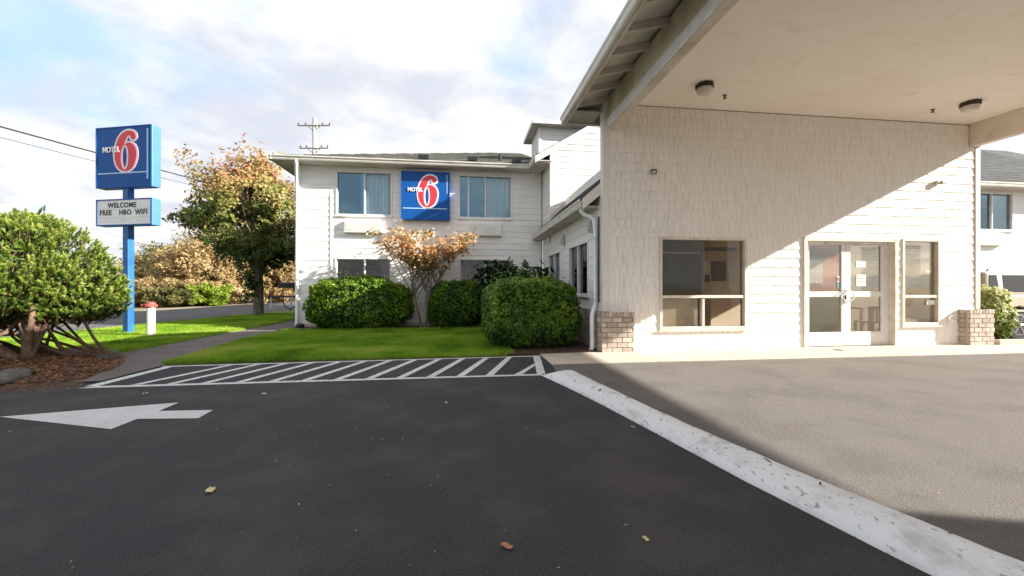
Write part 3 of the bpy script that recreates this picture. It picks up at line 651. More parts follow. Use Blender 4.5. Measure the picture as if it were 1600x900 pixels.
for sgn, lab in ((1, 'left'), (-1, 'right')):
    X = (lambda u: u) if sgn > 0 else (lambda u: 13.8-u)
    L = MB(); a, b = X(2.08), X(6.9)
    L.hexa([(a, V0, rz_(2.08)), (b, V0, rz_(6.9)), (b, V1, rz_(6.9)), (a, V1, rz_(2.08)), (a, V0, rz_(2.08)+.04), (b, V0, rz_(6.9)+.04), (b, V1, rz_(6.9)+.04), (a, V1, rz_(2.08)+.04)]).build('roof_deck', 'soffit_paint', CN)
    a = X(2.04); L = MB(); L.hexa([(a, V0-.03, rz_(2.04)+.045), (b, V0-.03, rz_(6.9)+.045), (b, V1+.03, rz_(6.9)+.045), (a, V1+.03, rz_(2.04)+.045), (a, V0-.03, rz_(2.04)+.075), (b, V0-.03, rz_(6.9)+.075), (b, V1+.03, rz_(6.9)+.075), (a, V1+.03, rz_(2.04)+.075)]).build('roof_covering', 'roof_shingle', CN)
    v = V0+.1
    while v < 7.9:
        u0, u1 = X(2.13), X(2.765); h = .12
        MB().hexa([(u0, v-.022, rz_(2.13)-h*.8), (u1, v-.022, rz_(2.765)-h), (u1, v+.022, rz_(2.765)-h), (u0, v+.022, rz_(2.13)-h*.8), (u0, v-.022, rz_(2.13)-.001), (u1, v-.022, rz_(2.765)-.001), (u1, v+.022, rz_(2.765)-.001), (u0, v+.022, rz_(2.13)-.001)]).build('rafter', 'soffit_paint', CN)
        v += .555
    MB().box(min(X(2.10), X(2.13)), max(X(2.10), X(2.13)), V0, V1, 4.55, 4.70).build('fascia', 'beam_paint', CN)
gutter('gutter', (2.0, V0, 4.71), (2.0, V1, 4.71), .10, .13, CN, 1); gutter('gutter', (11.8, V0, 4.71), (11.8, V1, 4.71), .10, .13, CN, -1)
# gable end closing above the front wall, eave return beyond the wall
MB().prism([(2.72, 4.60), (2.72, rz_(2.72)), (6.9, rz_(6.9)), (11.08, rz_(2.72)), (11.08, 4.60)], 7.40, 7.5, 1).build('gable_wall', 'backing', CN)
MB().prism([(2.14, 4.56), (2.14, rz_(2.14)), (6.9, rz_(6.9)), (11.66, rz_(2.14)), (11.66, 4.56)], 7.95, 8.04, 1).build('end_fascia', 'trim', CN)
MB().box(2.14, 2.66, 7.42, 7.94, 4.575, 4.60).build('soffit', 'soffit_paint', CN)
MB().prism([(2.14, 4.60), (2.14, rz_(2.14)), (6.9, rz_(6.9)), (11.66, rz_(2.14)), (11.66, 4.60)], V0+.0, V0+.04, 1).build('end_fascia', 'trim', CN)
for (x, y) in ((10.93, -1.30), (2.84, -1.30)):
    c_ = MB().box(x-.20, x+.20, y-.55, y+.50, 0, 4.255).build('column', 'shingle_paint', CN, bevel=.01)
    MB().box(x-.28, x+.28, y-.62, y+.57, 0, .77).build('column_base', 'brick', c_, bevel=.01)
def ceil_light(u, v, label):
    t = empty('ceiling_light', (u, v, 4.74), label, 'ceiling light', 'lights under the canopy')
    q = [(u+.15*math.cos(k*math.pi/4+.39), v+.15*math.sin(k*math.pi/4+.39)) for k in range(8)]
    MB().prism(q, 4.665, 4.741, 2).build('light_housing', 'bronze', t, bevel=.004)
    MB().lathe([(.135, 4.664), (.13, 4.61), (.10, 4.575), (.03, 4.56)], (u, v, 0), 8).build('light_lens', 'lens', t)
ceil_light(4.17, 6.48, 'eight-sided ceiling light with bronze rim near the left beam')
ceil_light(9.57, 6.48, 'eight-sided ceiling light with bronze rim near the right beam')
def sprinkler(u, v, label):
    t = empty('sprinkler_head', (u, v, 4.74), label, 'sprinkler', 'sprinklers in the canopy ceiling')
    MB().lathe([(.035, 4.74), (.03, 4.73), (.012, 4.725), (.012, 4.69)], (u, v, 0), 10).build('stem', 'bronze', t)
    MB().lathe([(.012, 4.69), (.032, 4.688), (.032, 4.682), (.01, 4.68)], (u, v, 0), 10).build('deflector', 'bronze', t)
sprinkler(4.77, 6.80, 'tiny dark sprinkler beside the left ceiling light'); sprinkler(9.22, 6.83, 'tiny dark sprinkler beside the right ceiling light')

# ------------------------------------------------------------------ two-storey guest wing (left)
GW = empty('guest_wing', (-5, 13.08, 0), 'two-storey white clapboard guest wing behind the hedges', 'building')
W = FRONT(13.08)
WOPS = [(-3.87, -2.17, 3.48, 4.87), (-.10, 1.64, 3.47, 4.88), (-3.89, -2.19, .80, 2.17), (-.08, 1.64, .80, 2.17)]
wall(GW, W, -5.0, 2.66, 0, 5.08, WOPS, .14)
claps(GW, W, -4.90, 2.62, .12, 5.03, .196, WOPS, seams=(-4.02, 1.92))
MB(W).box(-5.03, -4.89, -.10, .035, .02, 5.05).build('corner_board', 'white_siding', GW, bevel=.003)
MB(W).box(-4.035, -4.0, .0, .03, .12, 4.15).build('batten', 'white_siding', GW)
MB(W).box(-5.0, 2.6, -.02, .02, -.02, .12).build('foundation', 'mortar', GW)
MB().box(-5.0, 2.6, 13.26+.6, 13.4+.6, 0, 5.0).box(-5.0, -4.86, 13.23, 28, 0, 5.06).box(2.45, 2.6, 13.23, 28, 0, 5.06).box(-4.86, 2.45, 13.23, 28, 2.7, 2.9).build('inner_wall', 'room_dark', GW)
window(GW, W, -3.87, -2.17, 3.48, 4.87, splits=[-3.01], curtain=[(-3.15, -2.22, 'curtain_blue')], depth=.5)
wn = window(GW, W, -.10, 1.64, 3.47, 4.88, splits=[.77], curtain=[(.80, 1.60, 'curtain_blue')], depth=.5)
MB(W).box(.20, .245, -.036, -.012, 3.52, 4.83).build('sash', 'frame_white', wn)
wl = window(GW, W, -3.89, -2.19, .80, 2.17, splits=[-3.01], glass='glass_low', curtain=[(-2.55, -2.23, 'curtain_grey')], depth=.8)
wl = window(GW, W, -.08, 1.64, .80, 2.17, splits=[.77], glass='glass_low', curtain=[(1.05, 1.6, 'curtain_grey'), (-.04, .3, 'curtain_grey')], depth=.8)
MB(W).box(.30, .62, -.42, -.40, 2.02, 2.07).build('lamp_tube', 'paper', wl)
# eaves
VG, ZG = 12.55, 5.14
gutter('gutter', (-5.64, VG, ZG), (2.14, VG, ZG), .12, .13, GW, -1)
MB().box(-5.62, 2.6, VG+.12, 13.07, ZG-.135, ZG-.11).build('soffit', 'soffit_paint', GW)
MB().box(-5.62, -5.04, 13.075, 28, ZG-.135, ZG-.11).build('soffit', 'soffit_paint', GW)
gutter('gutter', (-5.66, 28, ZG), (-5.66, VG, ZG), .12, .13, GW, -1)
MB().box(-5.52, 2.2, VG+.122, VG+.15, ZG-.10, ZG-.02).build('fascia', 'trim', GW)
sl_ = .385; RX = 8.0
def roofp(u, v): return ZG-.03+sl_*min(u+5.6, v-VG-.02)
vv = [(-5.6, VG+.02), (2.4, VG+.02)]
MB().add([(-5.62, VG+.0, ZG-.04), (3.0, VG, ZG-.04), (3.0, VG+RX, ZG-.04+sl_*RX), (-5.62+RX, VG+RX, ZG-.04+sl_*RX), (-5.62, 29, ZG-.04), (-5.62+RX, 29, ZG-.04+sl_*RX), (3.0, 29, ZG-.04+sl_*RX)],
         [(0, 1, 2, 3), (0, 3, 5, 4), (3, 2, 6, 5)]).build('roof_deck', 'roof_shingle', GW, fix=False)
rows_ = 24; dv_ = .30
stuff = MB()
for r_ in range(rows_):
    a = VG+.01+r_*dv_; za = ZG-.035+sl_*(a-VG); zb = za+sl_*dv_; u = -5.62+(a-VG)+(0 if r_ % 2 else .15)
    while u < 2.95:
        e = min(u+.3, 2.98); q = random.uniform(0, .008)
        mbx = MB() if r_ < 3 and e > -5 else stuff
        mbx.hexa([(u+.003, a, za), (e-.003, a, za), (e-.003, a+dv_, zb), (u+.003, a+dv_, zb), (u+.003, a, za+.02+q), (e-.003, a, za+.02+q), (e-.003, a+dv_, zb+.008), (u+.003, a+dv_, zb+.008)])
        if mbx is not stuff: mbx.build('roof_shingle', 'roof_shingle', GW)
        u += .3
tag(stuff.build('upper_shingles', 'roof_shingle', GW), kind='stuff')
for (u, v) in ((-1.2, 13.1), (.35, 13.2), (1.75, 12.95)):
    zc = roofp(u, v); MB().prism([(u-.16, v-.12), (u+.16, v-.12), (u+.12, v+.14), (u-.12, v+.14)], zc, zc+.13, 2).build('roof_vent', 'metal_dark', GW)
MB().tube([(1.3, 13.6, 5.5), (1.3, 13.6, 5.75)], .05, 10).build('vent_pipe', 'metal_dark', GW)
MB().tube([(-4.86, VG+.07, ZG-.12), (-4.86, VG+.08, ZG-.2), (-4.92, VG+.22, ZG-.42), (-4.97, 12.93, ZG-.62), (-4.98, 12.98, ZG-.75), (-4.98, 12.98, .18), (-4.98, 12.9, .08)], .048, 10).build('downspout', 'downspout_white', GW, smooth=True)
MB().lathe([(.0, 0.02), (.12, .02), (.12, .12), (.06, .16)], (-4.80, 12.75, 0), 10).build('drain_cap', 'metal_dark', GW)
# projecting gable block above the low roof
G = FRONT(11.88); sl2 = .60
rake = lambda u: 5.10+sl2*(u-2.15)
lim = lambda z_: (max(2.78, 2.15+(z_+.07-5.10)/sl2), 6.0)
MB(G).prism([(2.66, 2.6), (7.0, 2.6), (7.0, rake(7.0)-.06), (2.66, rake(2.66)-.06)], -.13, 0, 1).build('wall', 'backing', GW)
claps(GW, G, 2.78, 6.0, 3.0, 6.7, .184, [], lim=lim)
MB(G).box(2.64, 2.78, -.05, .034, 2.95, 5.33).build('corner_board', 'white_siding', GW, bevel=.003)
RS = LEFTW(2.66); wall(GW, RS, 11.93, 13.07, 2.9, 5.1, [], .12); claps(GW, RS, 11.94, 13.04, 3.0, 5.0, .184, [])
MB().hexa([(2.14, 11.56, rake(2.14)-.20), (6.9, 11.56, rake(6.9)-.20), (6.9, 11.60, rake(6.9)-.20), (2.14, 11.60, rake(2.14)-.20), (2.14, 11.56, rake(2.14)), (6.9, 11.56, rake(6.9)), (6.9, 11.60, rake(6.9)), (2.14, 11.60, rake(2.14))]).build('rake_board', 'white_siding', GW, bevel=.003)
MB().hexa([(2.16, 11.602, rake(2.16)-.05), (6.9, 11.602, rake(6.9)-.05), (6.9, 20, rake(6.9)-.05), (2.16, 20, rake(2.16)-.05), (2.12, 11.54, rake(2.12)+.005), (6.9, 11.54, rake(6.9)+.005), (6.9, 20, rake(6.9)+.03), (2.12, 20, rake(2.12)+.03)]).build('gable_roof', 'roof_dark', GW)
MB().hexa([(11.6, 11.602, 4.9), (6.9, 11.602, rake(6.9)-.05), (6.9, 20, rake(6.9)-.05), (11.6, 20, 4.9), (11.6, 11.54, 4.95), (6.9, 11.54, rake(6.9)+.005), (6.9, 20, rake(6.9)+.03), (11.6, 20, 4.95)]).build('gable_roof', 'roof_dark', GW)
MB().box(7.0, 11.0, 11.88, 12.0, 2.6, 5.1).build('wall', 'backing', GW)
MB().box(2.20, 2.64, 11.61, 12.54, 4.96, 4.985).build('soffit', 'soffit_paint', GW)
gutter('gutter', (2.10, 12.60, ZG), (2.10, 11.56, ZG), .11, .13, GW, -1)
# raised box with its own flat eave
T_ = FRONT(14.5); MB().box(2.82, 7.5, 14.53, 16.0, 4.9, 7.14).build('tower_wall', 'backing', GW)
claps(GW, T_, 2.84, 5.2, 5.2, 7.12, .184, []); claps(GW, LEFTW(2.82), 14.53, 16.0, 5.2, 7.12, .184, [])
MB().box(2.80, 2.90, 14.46, 14.53, 5.0, 7.12).build('corner_board', 'white_siding', GW, bevel=.003)
MB().box(2.55, 7.8, 14.2, 16.3, 7.12, 7.15).build('soffit', 'soffit_paint', GW)
MB().box(2.52, 7.8, 14.17, 14.22, 7.13, 7.26).box(2.52, 2.57, 14.222, 16.32, 7.13, 7.26).build('fascia', 'trim', GW, bevel=.004)
MB().box(2.575, 7.8, 14.225, 16.3, 7.16, 7.24).build('tower_roof', 'roof_shingle', GW)
def ac(u0, u1, z0, z1, V, d, label):
    t = empty('air_conditioner', ((u0+u1)/2, V, z0), label, 'air conditioner', 'through-wall air conditioners')
    M = FRONT(V); MB(M).box(u0, u1, -.02, d, z0, z1).build('casing', 'ac_white', t, bevel=.012)
    n = int((z1-z0-.08)/.03)
    for k in range(n): MB(M).box(u0+.05, u1-.05, d+.0005, d+.010, z0+.04+k*.03, z0+.052+k*.03).build('louvre', 'ac_white', t)
    MB(M).box(u0-.01, u1+.01, -.01, d+.012, z0-.02, z0-.001).build('drip_tray', 'sensor_grey', t)
ac(-3.60, -2.45, 2.96, 3.32, 13.08, .12, 'white air conditioner under the upper left window of the guest wing')
ac(.18, 1.28, 2.92, 3.33, 13.08, .12, 'white air conditioner under the upper right window, beside the wall sign and small tree')

# ------------------------------------------------------------------ signs
SIX = [(392,172),(389,150),(380,134),(362,122),(340,117),(318,118),(294,128),(274,145),(256,170),(242,200),(231,236),(225,275),(223,310),(228,348),(238,380),(254,406),(276,424),(303,433),(330,430),(354,416),(374,392),(388,360),(396,322),(397,288),(391,258),(379,234),(362,219),(344,212),(326,212),(308,219),(298,226),(304,202),(312,180),(322,163),(334,153),(344,155),(350,166),(354,180),(366,190),(380,188)]
HOLE = [(303+24*math.cos(t), 322+90*math.sin(t)) for t in [2*math.pi*k/28 for k in range(28)]]
def offset(poly, d):
    n = len(poly); area = sum(poly[i][0]*poly[(i+1) % n][1]-poly[(i+1) % n][0]*poly[i][1] for i in range(n)); sg = 1 if area > 0 else -1; o = []
    for i in range(n):
        a, b, c = Vector(poly[i-1]), Vector(poly[i]), Vector(poly[(i+1) % n]); e1 = (b-a).normalized(); e2 = (c-b).normalized()
        n1, n2 = Vector((e1.y, -e1.x))*sg, Vector((e2.y, -e2.x))*sg; m_ = (n1+n2); m_ = m_.normalized() if m_.length > .3 else n1; k = min(1.6, 1/max(.4, m_.dot(n1)))
        o.append(tuple(b+m_*d*k))
    return o
def curve_mesh(polys, depth, m, name):
    cu = bpy.data.curves.new(name, 'CURVE'); cu.dimensions = '2D'; cu.fill_mode = 'BOTH'; cu.extrude = depth
    for p in polys:
        s = cu.splines.new('POLY'); s.points.add(len(p)-1)
        for i, q in enumerate(p): s.points[i].co = (q[0], q[1], 0, 1)
        s.use_cyclic_u = True
    o = bpy.data.objects.new(name, cu); C.objects.link(o); dg = bpy.context.evaluated_depsgraph_get(); me = bpy.data.meshes.new_from_object(o.evaluated_get(dg))
    bpy.data.objects.remove(o); me.name = name; me.materials.clear(); me.materials.append(MT[m]); return me
def text_mesh(s, size, m, bold=0., depth=.004, sx=1.0, space=1.0):
    cu = bpy.data.curves.new('text', 'FONT'); cu.body = s; cu.size = size; cu.offset = bold; cu.extrude = depth; cu.align_x = 'CENTER'; cu.align_y = 'CENTER'; cu.space_character = space
    o = bpy.data.objects.new('text', cu); C.objects.link(o); dg = bpy.context.evaluated_depsgraph_get(); me = bpy.data.meshes.new_from_object(o.evaluated_get(dg))
    bpy.data.objects.remove(o); me.materials.clear(); me.materials.append(MT[m]); me.transform(Matrix.Diagonal((sx, 1, 1, 1))); return me
def logo(parent, w_, h, y, z0):
    """printed face in parent-local coordinates: x across (centred), z up from z0, facing -y"""
    # face in picture units spans x 80..500, y 92..545
    sc_ = w_/420.; f = lambda p: ((p[0]-290)*sc_, (545-p[1])*h/453.+z0)
    def put(name, polys, m, d):
        me = curve_mesh([[f(q) for q in p] for p in polys], .003, m, name); return link(name, me, parent, (0, y-d, 0), (R(90), 0, 0))
    put('numeral_outline', [offset(SIX, 14), offset(HOLE, -8)], 'sign_white', .004); put('numeral', [SIX, offset(HOLE, 6)], 'sign_red', .011)
    me = text_mesh('MOTEL', 40*sc_*1.25, 'sign_white', .0055, .003, .86, 1.0); x, z_ = f((196, 262)); link('lettering', me, parent, (x, y-.018, z_), (R(90), 0, 0))
    mb = MB(); (xa, za), (xb, zb) = f((84, 449)), f((487, 440)); mb.box(xa, xb, y-.007, y-.001, za, zb); mb.build('sign_stripe', 'sign_line', parent)
    return f
def box_sign(t, w_, h, d, z0, face='sign_blue', edge='sign_side', rim=.03):
    MB().box(-w_/2, w_/2, -d/2+.012, d/2, z0, z0+h).build('cabinet', edge, t, bevel=.012)
    mb = MB()
    for a, b, c, e in ((-w_/2, w_/2, z0, z0+rim), (-w_/2, w_/2, z0+h-rim, z0+h), (-w_/2, -w_/2+rim, z0+rim, z0+h-rim), (w_/2-rim, w_/2, z0+rim, z0+h-rim)): mb.box(a, b, -d/2-.012, -d/2+.011, c, e)
    mb.build('rim', 'sign_blue', t); MB().box(-w_/2+rim, w_/2-rim, -d/2, -d/2+.010, z0+rim, z0+h-rim).build('face', face, t)
SX, SY = -8.76, 11.84
SP = empty('pole_sign', (SX, SY, 0), 'tall blue roadside sign on a blue post with a big red numeral', 'sign', rz=YAW-R(9)); LOCAL.add(SP.name)
MB().box(-.085, .085, -.08, .08, -.05, 5.2).build('post', 'pole_blue', SP, bevel=.01)
box_sign(SP, 1.74, 1.60, .24, 3.86); logo(SP, 1.66, 1.52, -.122, 3.90)
MB().box(.73, .775, -.130, -.121, 4.05, 5.36).build('sign_stripe', 'sign_line', SP)
box_sign(SP, 1.74, .70, .23, 2.86, face='board_face')
for s, x, z_, sz in (('WELCOME', -.05, 3.39, .18), ('FREE', -.57, 3.20, .18), ('HBO', .05, 3.20, .18), ('WIFI', .55, 3.20, .18)):
    link('lettering', text_mesh(s, sz, 'letter_black', .005, .002, .95, 1.12), SP, (x, -.119, z_), (R(90), 0, 0))
for z_ in (3.09, 3.30): MB().box(-.83, .83, -.121, -.116, z_-.006, z_).build('letter_rail', 'gutter', SP)
WS = empty('wall_sign', (-1.12, 12.98, 0), 'square blue sign with a red numeral hung between the upper windows', 'sign'); LOCAL.add(WS.name)
box_sign(WS, 1.50, 1.52, .20, 3.36, edge='sign_blue'); logo(WS, 1.42, 1.44, -.102, 3.40)
MB().box(.655, .675, -.108, -.101, 4.20, 4.80).build('sign_stripe', 'sign_line', WS)

# ------------------------------------------------------------------ right-hand wing, vehicle
FW = empty('far_wing', (18, 11.88, 0), 'white two-storey wing with dark roof at the right edge, beyond the lobby', 'building')
Q = FRONT(11.88); QO = [(17.70, 19.30, 3.22, 4.57), (17.70, 19.3, .6, 1.75), (21, 22.6, 3.22, 4.57)]
wall(FW, Q, 11.3, 27, -.1, 4.72, QO, .14); claps(FW, Q, 16.4, 23.5, .1, 4.66, .19, QO, seams=(20.0,))
MB(Q).box(19.95, 20.05, 0, .04, 0, 4.66).build('batten', 'trim', FW)
window(FW, Q, 17.70, 19.30, 3.22, 4.57, splits=[18.42], curtain=[(18.4, 19.25, 'curtain_blue')], depth=.5)
window(FW, Q, 17.70, 19.30, .6, 1.75, splits=[18.42], glass='glass_low', depth=.5)
window(FW, Q, 21, 22.6, 3.22, 4.57, splits=[21.8], depth=.5)
MB().box(11.3, 27, 12.6, 12.7, -.1, 4.7).build('inner_wall', 'room_dark', FW)
gutter('gutter', (12.2, 11.3, 4.77), (28, 11.3, 4.77), .12, .14, FW, -1); MB().box(12.2, 28, 11.42, 11.87, 4.62, 4.65).build('soffit', 'soffit_paint', FW)
MB().hexa([(12.2, 11.33, 4.70), (28, 11.33, 4.70), (28, 17.5, 8.3), (12.2, 17.5, 8.3), (12.2, 11.33, 4.74), (28, 11.33, 4.74), (28, 17.5, 8.34), (12.2, 17.5, 8.34)]).build('roof_deck', 'roof_dark', FW)
st = MB()
for r_ in range(24):
    a = 11.31+r_*.25; za = 4.745+(a-11.33)*.5835; u = 15.5+(0 if r_ % 2 else .17)
    while u < 25.5:
        q = random.uniform(0, .012); m_ = MB() if (r_ < 6 and 17 < u < 21) else st
        m_.hexa([(u+.004, a, za), (u+.33, a, za), (u+.33, a+.25, za+.146), (u+.004, a+.25, za+.146), (u+.004, a, za+.025+q), (u+.33, a, za+.025+q), (u+.33, a+.25, za+.156), (u+.004, a+.25, za+.156)])
        if m_ is not st: m_.build('roof_shingle', 'roof_dark', FW)
        u += .334
tag(st.build('upper_shingles', 'roof_dark', FW), kind='stuff')
ac(17.75, 18.75, 2.72, 3.12, 11.88, .12, 'white air conditioner on the wing beyond the lobby corner, above the parked vehicle')

SV = empty('suv', (14.4, 8.75, 0), 'beige sport utility vehicle with dark windows parked beyond the lobby corner', 'car'); LOCAL.add(SV.name)
# local: x forward, length -2.45..2.45, y +-.92
def side(poly, y0, y1, name, m, par, bevel=.03):
    return MB().prism(poly, y0, y1, 1).build(name, m, par, bevel=bevel)
low = [(-2.42, .42), (-2.44, .75), (-2.40, 1.06), (1.1, 1.06), (2.25, .95), (2.42, .80), (2.42, .42), (2.0, .34)]
arch = lambda cx_, r: [(cx_+r*math.cos(t), .36+r*math.sin(t)) for t in [math.pi*k/10 for k in range(11)]]
bp = [(-2.42, .42), (-2.44, .75), (-2.40, 1.06), (1.1, 1.06), (2.25, .95), (2.42, .80), (2.42, .40), (2.0, .34)]+[(p[0], max(.34, p[1])) for p in arch(1.48, .43)]+[(-1.0, .34)]+[(p[0], max(.34, p[1])) for p in arch(-1.50, .43)]+[(-2.0, .34)]
body = side(bp, -.93, .93, 'body', 'suv_paint', SV)
cab = MB(); b_ = [(-2.34, 1.06), (1.15, 1.06)]; tpp = [(-2.16, 1.60), (.42, 1.60)]
cab.hexa([(-2.36, -.90, 1.06), (1.15, -.90, 1.06), (1.15, .90, 1.06), (-2.36, .90, 1.06), (-2.18, -.76, 1.60), (.42, -.76, 1.60), (.42, .76, 1.60), (-2.18, .76, 1.60)]).build('cabin', 'suv_paint', SV, bevel=.05)
def glassq(x0b, x1b, x0t, x1t, s, nm='window'):
    yb, yt = .90+.004, .775+.004; zb, zt2 = 1.12, 1.53; L_ = lambda z_: .90-(z_-1.06)*.14/.54
    y0, y1 = L_(zb), L_(zt2)
    return MB().hexa([(x0b, s*(y0-.02), zb), (x1b, s*(y0-.02), zb), (x1b, s*(y0+.008), zb), (x0b, s*(y0+.008), zb), (x0t, s*(y1-.02), zt2), (x1t, s*(y1-.02), zt2), (x1t, s*(y1+.008), zt2), (x0t, s*(y1+.008), zt2)]).build(nm, 'suv_glass', SV, bevel=.006)
for s in (-1, 1):
    glassq(-2.28, -1.98, -2.12, -1.90, s); glassq(-1.86, -.72, -1.74, -.72, s); glassq(-.64, .18, -.64, .14, s); glassq(.26, .98, .20, .42, s)
    MB().tube([(-2.0, s*.66, 1.62), (-1.95, s*.66, 1.67), (.2, s*.66, 1.67), (.28, s*.66, 1.62)], .018, 6).build('roof_rail', 'metal_dark', SV)
    for (x0, x1) in ((-.70, -.68), (.20, .22), (-1.02, -1.0)): MB().box(x0, x1, min(s*.925, s*.934), max(s*.925, s*.934), .45, 1.04).build('door_seam', 'dark_gap', SV)
    MB().box(-2.0, 2.1, min(s*.925, s*.945), max(s*.925, s*.945), .66, .71).build('side_moulding', 'suv_paint', SV, bevel=.006)
    for hx_ in (-.85, .05): MB().box(hx_, hx_+.16, min(s*.93, s*.965), max(s*.93, s*.965), .90, .935).build('door_handle', 'suv_paint', SV, bevel=.008)
MB().box(-2.47, -2.40, -.9, -.62, .72, 1.1).build('tail_light', 'red_paint', SV, bevel=.01); MB().box(-2.47, -2.40, .62, .9, .72, 1.1).build('tail_light', 'red_paint', SV, bevel=.01)
for sx_ in (-1.50, 1.48):
    for s in (-1, 1):
        c0 = (sx_, 0, .36)
        wmb = MB().lathe([(.24, s*.93), (.34, s*.925), (.36, s*.90), (.36, s*.74), (.33, s*.70), (.2, s*.70)], c0, 28, axis=1); tw = wmb.build('wheel', 'rubber', SV)
        MB().lathe([(.235, s*.90), (.245, s*.93), (.225, s*.932), (.215, s*.90), (.05, s*.885)], c0, 28, axis=1).build('rim', 'rim', tw)
        for k in range(6):
            a = k*math.pi/3; ca, sa = math.cos(a), math.sin(a)
            MB().tube([(sx_+.04*ca, s*.905, .36+.04*sa), (sx_+.225*ca, s*.915, .36+.225*sa)], [.035, .028], 6).build('spoke', 'rim', tw)
# planter strip beyond the right pillar
raised('planter_soil', [(11.30, 7.35), (12.6, 7.25), (12.6, 8.0), (11.3, 8.0)], .05, 'soil')
tag(MB().box(11.28, 12.75, 7.14, 7.26, -.03, .12).build('planter_kerb', 'concrete', bevel=.02), kind='structure')

# ------------------------------------------------------------------ small street things
t = empty('marker_post', (-7.63, 10.99, 0), 'short white pipe post with a red top on the lawn beside the tall sign', 'post')
MB().lathe([(.085, -.05), (.085, .72), (.08, .74)], (-7.63, 10.99, 0), 14).build('pipe', 'pipe_white', t, smooth=False)
MB().lathe([(.10, .74), (.13, .76), (.13, .80), (.10, .82), (.09, .86), (.03, .88)], (-7.63, 10.99, 0), 14).build('cap', 'red_paint', t)
MB().box(-7.84, -7.72, 10.95, 11.03, .76, .82).build('valve_arm', 'red_paint', t, bevel=.01)
mx_, my_ = -9.15, 22.6
t = empty('mailbox', (mx_, my_, 0), 'black mailbox on a curved metal post by the road, left of the guest wing', 'mailbox')
pr_ = [(-.16, 0)]+[(.16*math.cos(math.pi-k*math.pi/8), .14+.12*math.sin(math.pi-k*math.pi/8)) for k in range(9)]+[(.16, 0)]
mb = MB(); mb.prism([(my_+a, 1.22+b*1.2) for a, b in pr_], mx_-.38, mx_+.38, 0); mb.build('box', 'metal_dark', t)
MB().box(mx_+.382, mx_+.40, my_-.14, my_+.14, 1.24, 1.5).build('door', 'metal_dark', t)
MB().tube([(mx_-.2, my_, 1.22), (mx_-.2, my_, .45), (mx_-.1, my_, .22), (mx_+.15, my_, .12), (mx_+.42, my_, .25), (mx_+.52, my_, .5), (mx_+.5, my_, 1.0), (mx_+.3, my_, 1.2)], .032, 8).build('post', 'metal_dark', t)
MB().tube([(mx_+.15, my_, -.05), (mx_+.15, my_, .12)], .04, 8).build('stake', 'metal_dark', t)
t = empty('guard_rail', (-10.2, 24.5, 0), 'low dark metal rail near the trunk of the autumn maple', 'rail')
MB().tube([(-10.9, 24.2, .72), (-9.6, 24.8, .72)], .05, 8).build('rail', 'metal_dark', t)
for (x, y) in ((-10.7, 24.3), (-9.8, 24.7)): MB().tube([(x, y, -.05), (x, y, .7)], .05, 8).build('post', 'pipe_white', t)
t = empty('utility_pole', (-10.7, 31.1, 0), 'pale utility pole with two crossarms rising behind the guest wing roof', 'utility pole')
cA = Vector((.99, -.125, 0))
MB().tube([(-10.7, 31.1, -.2), (-10.7, 31.1, 13.7)], [.22, .17], 10).build('pole', 'pipe_white', t)
for zc, l_, nm in ((13.1, 1.2, 0), (11.45, 1.05, 1)):
    p = Vector((-10.7, 30.95, zc)); m1 = MB().tube([p-cA*l_, p+cA*l_], .055, 6).build('crossarm', 'pole_wood', t)
    for s in (-1, -.55, .55, 1):
        q = p+cA*l_*s*.95; MB().lathe([(.03, zc+.05), (.05, zc+.10), (.05, zc+.16), (.02, zc+.2)], (q.x, q.y, 0), 8).build('insulator', 'metal_dark', t)
    for s in (-1, 1): MB().tube([p+cA*s*.5, p+Vector((0, 0, -.45))], .02, 5).build('brace', 'metal_dark', t)
t = empty('power_line', (-21, 20, 7.5), 'thick black cable and thin cable sagging across the sky behind the tall sign', 'cable')
def wire(a, b, sag, r_): 
    a, b = Vector(a), Vector(b); pts = []
    for k in range(41):
        f = k/40; p = a.lerp(b, f); p.z -= sag*4*f*(1-f); pts.append(p)
    MB().tube(pts, r_, 5).build('cable', 'wire_black', t)
wire((-21.8, -4, 6.9), (-11.5, 62, 10.6), .55, .035); wire((-21.6, -4, 6.45), (-11.3, 62, 10.2), .6, .013)
t2 = empty('utility_pole', (-11.5, 62, 0), 'far utility pole carrying the cables, hidden behind the maple and wing', 'utility pole')
MB().tube([(-11.5, 62, -.2), (-11.5, 62, 11)], [.2, .14], 8).build('pole', 'pole_wood', t2)
t = empty('marker_sign', (-30.6, 44.1, 0), 'pale squarish post standing among the straw-coloured brush far behind the tall sign', 'post')
MB().box(-30.9, -30.4, 44.0, 44.2, -.05, 2.7).build('post', 'pipe_white', t, bevel=.02); MB().box(-30.95, -30.35, 43.95, 44.25, 2.7, 2.8).build('cap', 'pipe_white', t, bevel=.01)

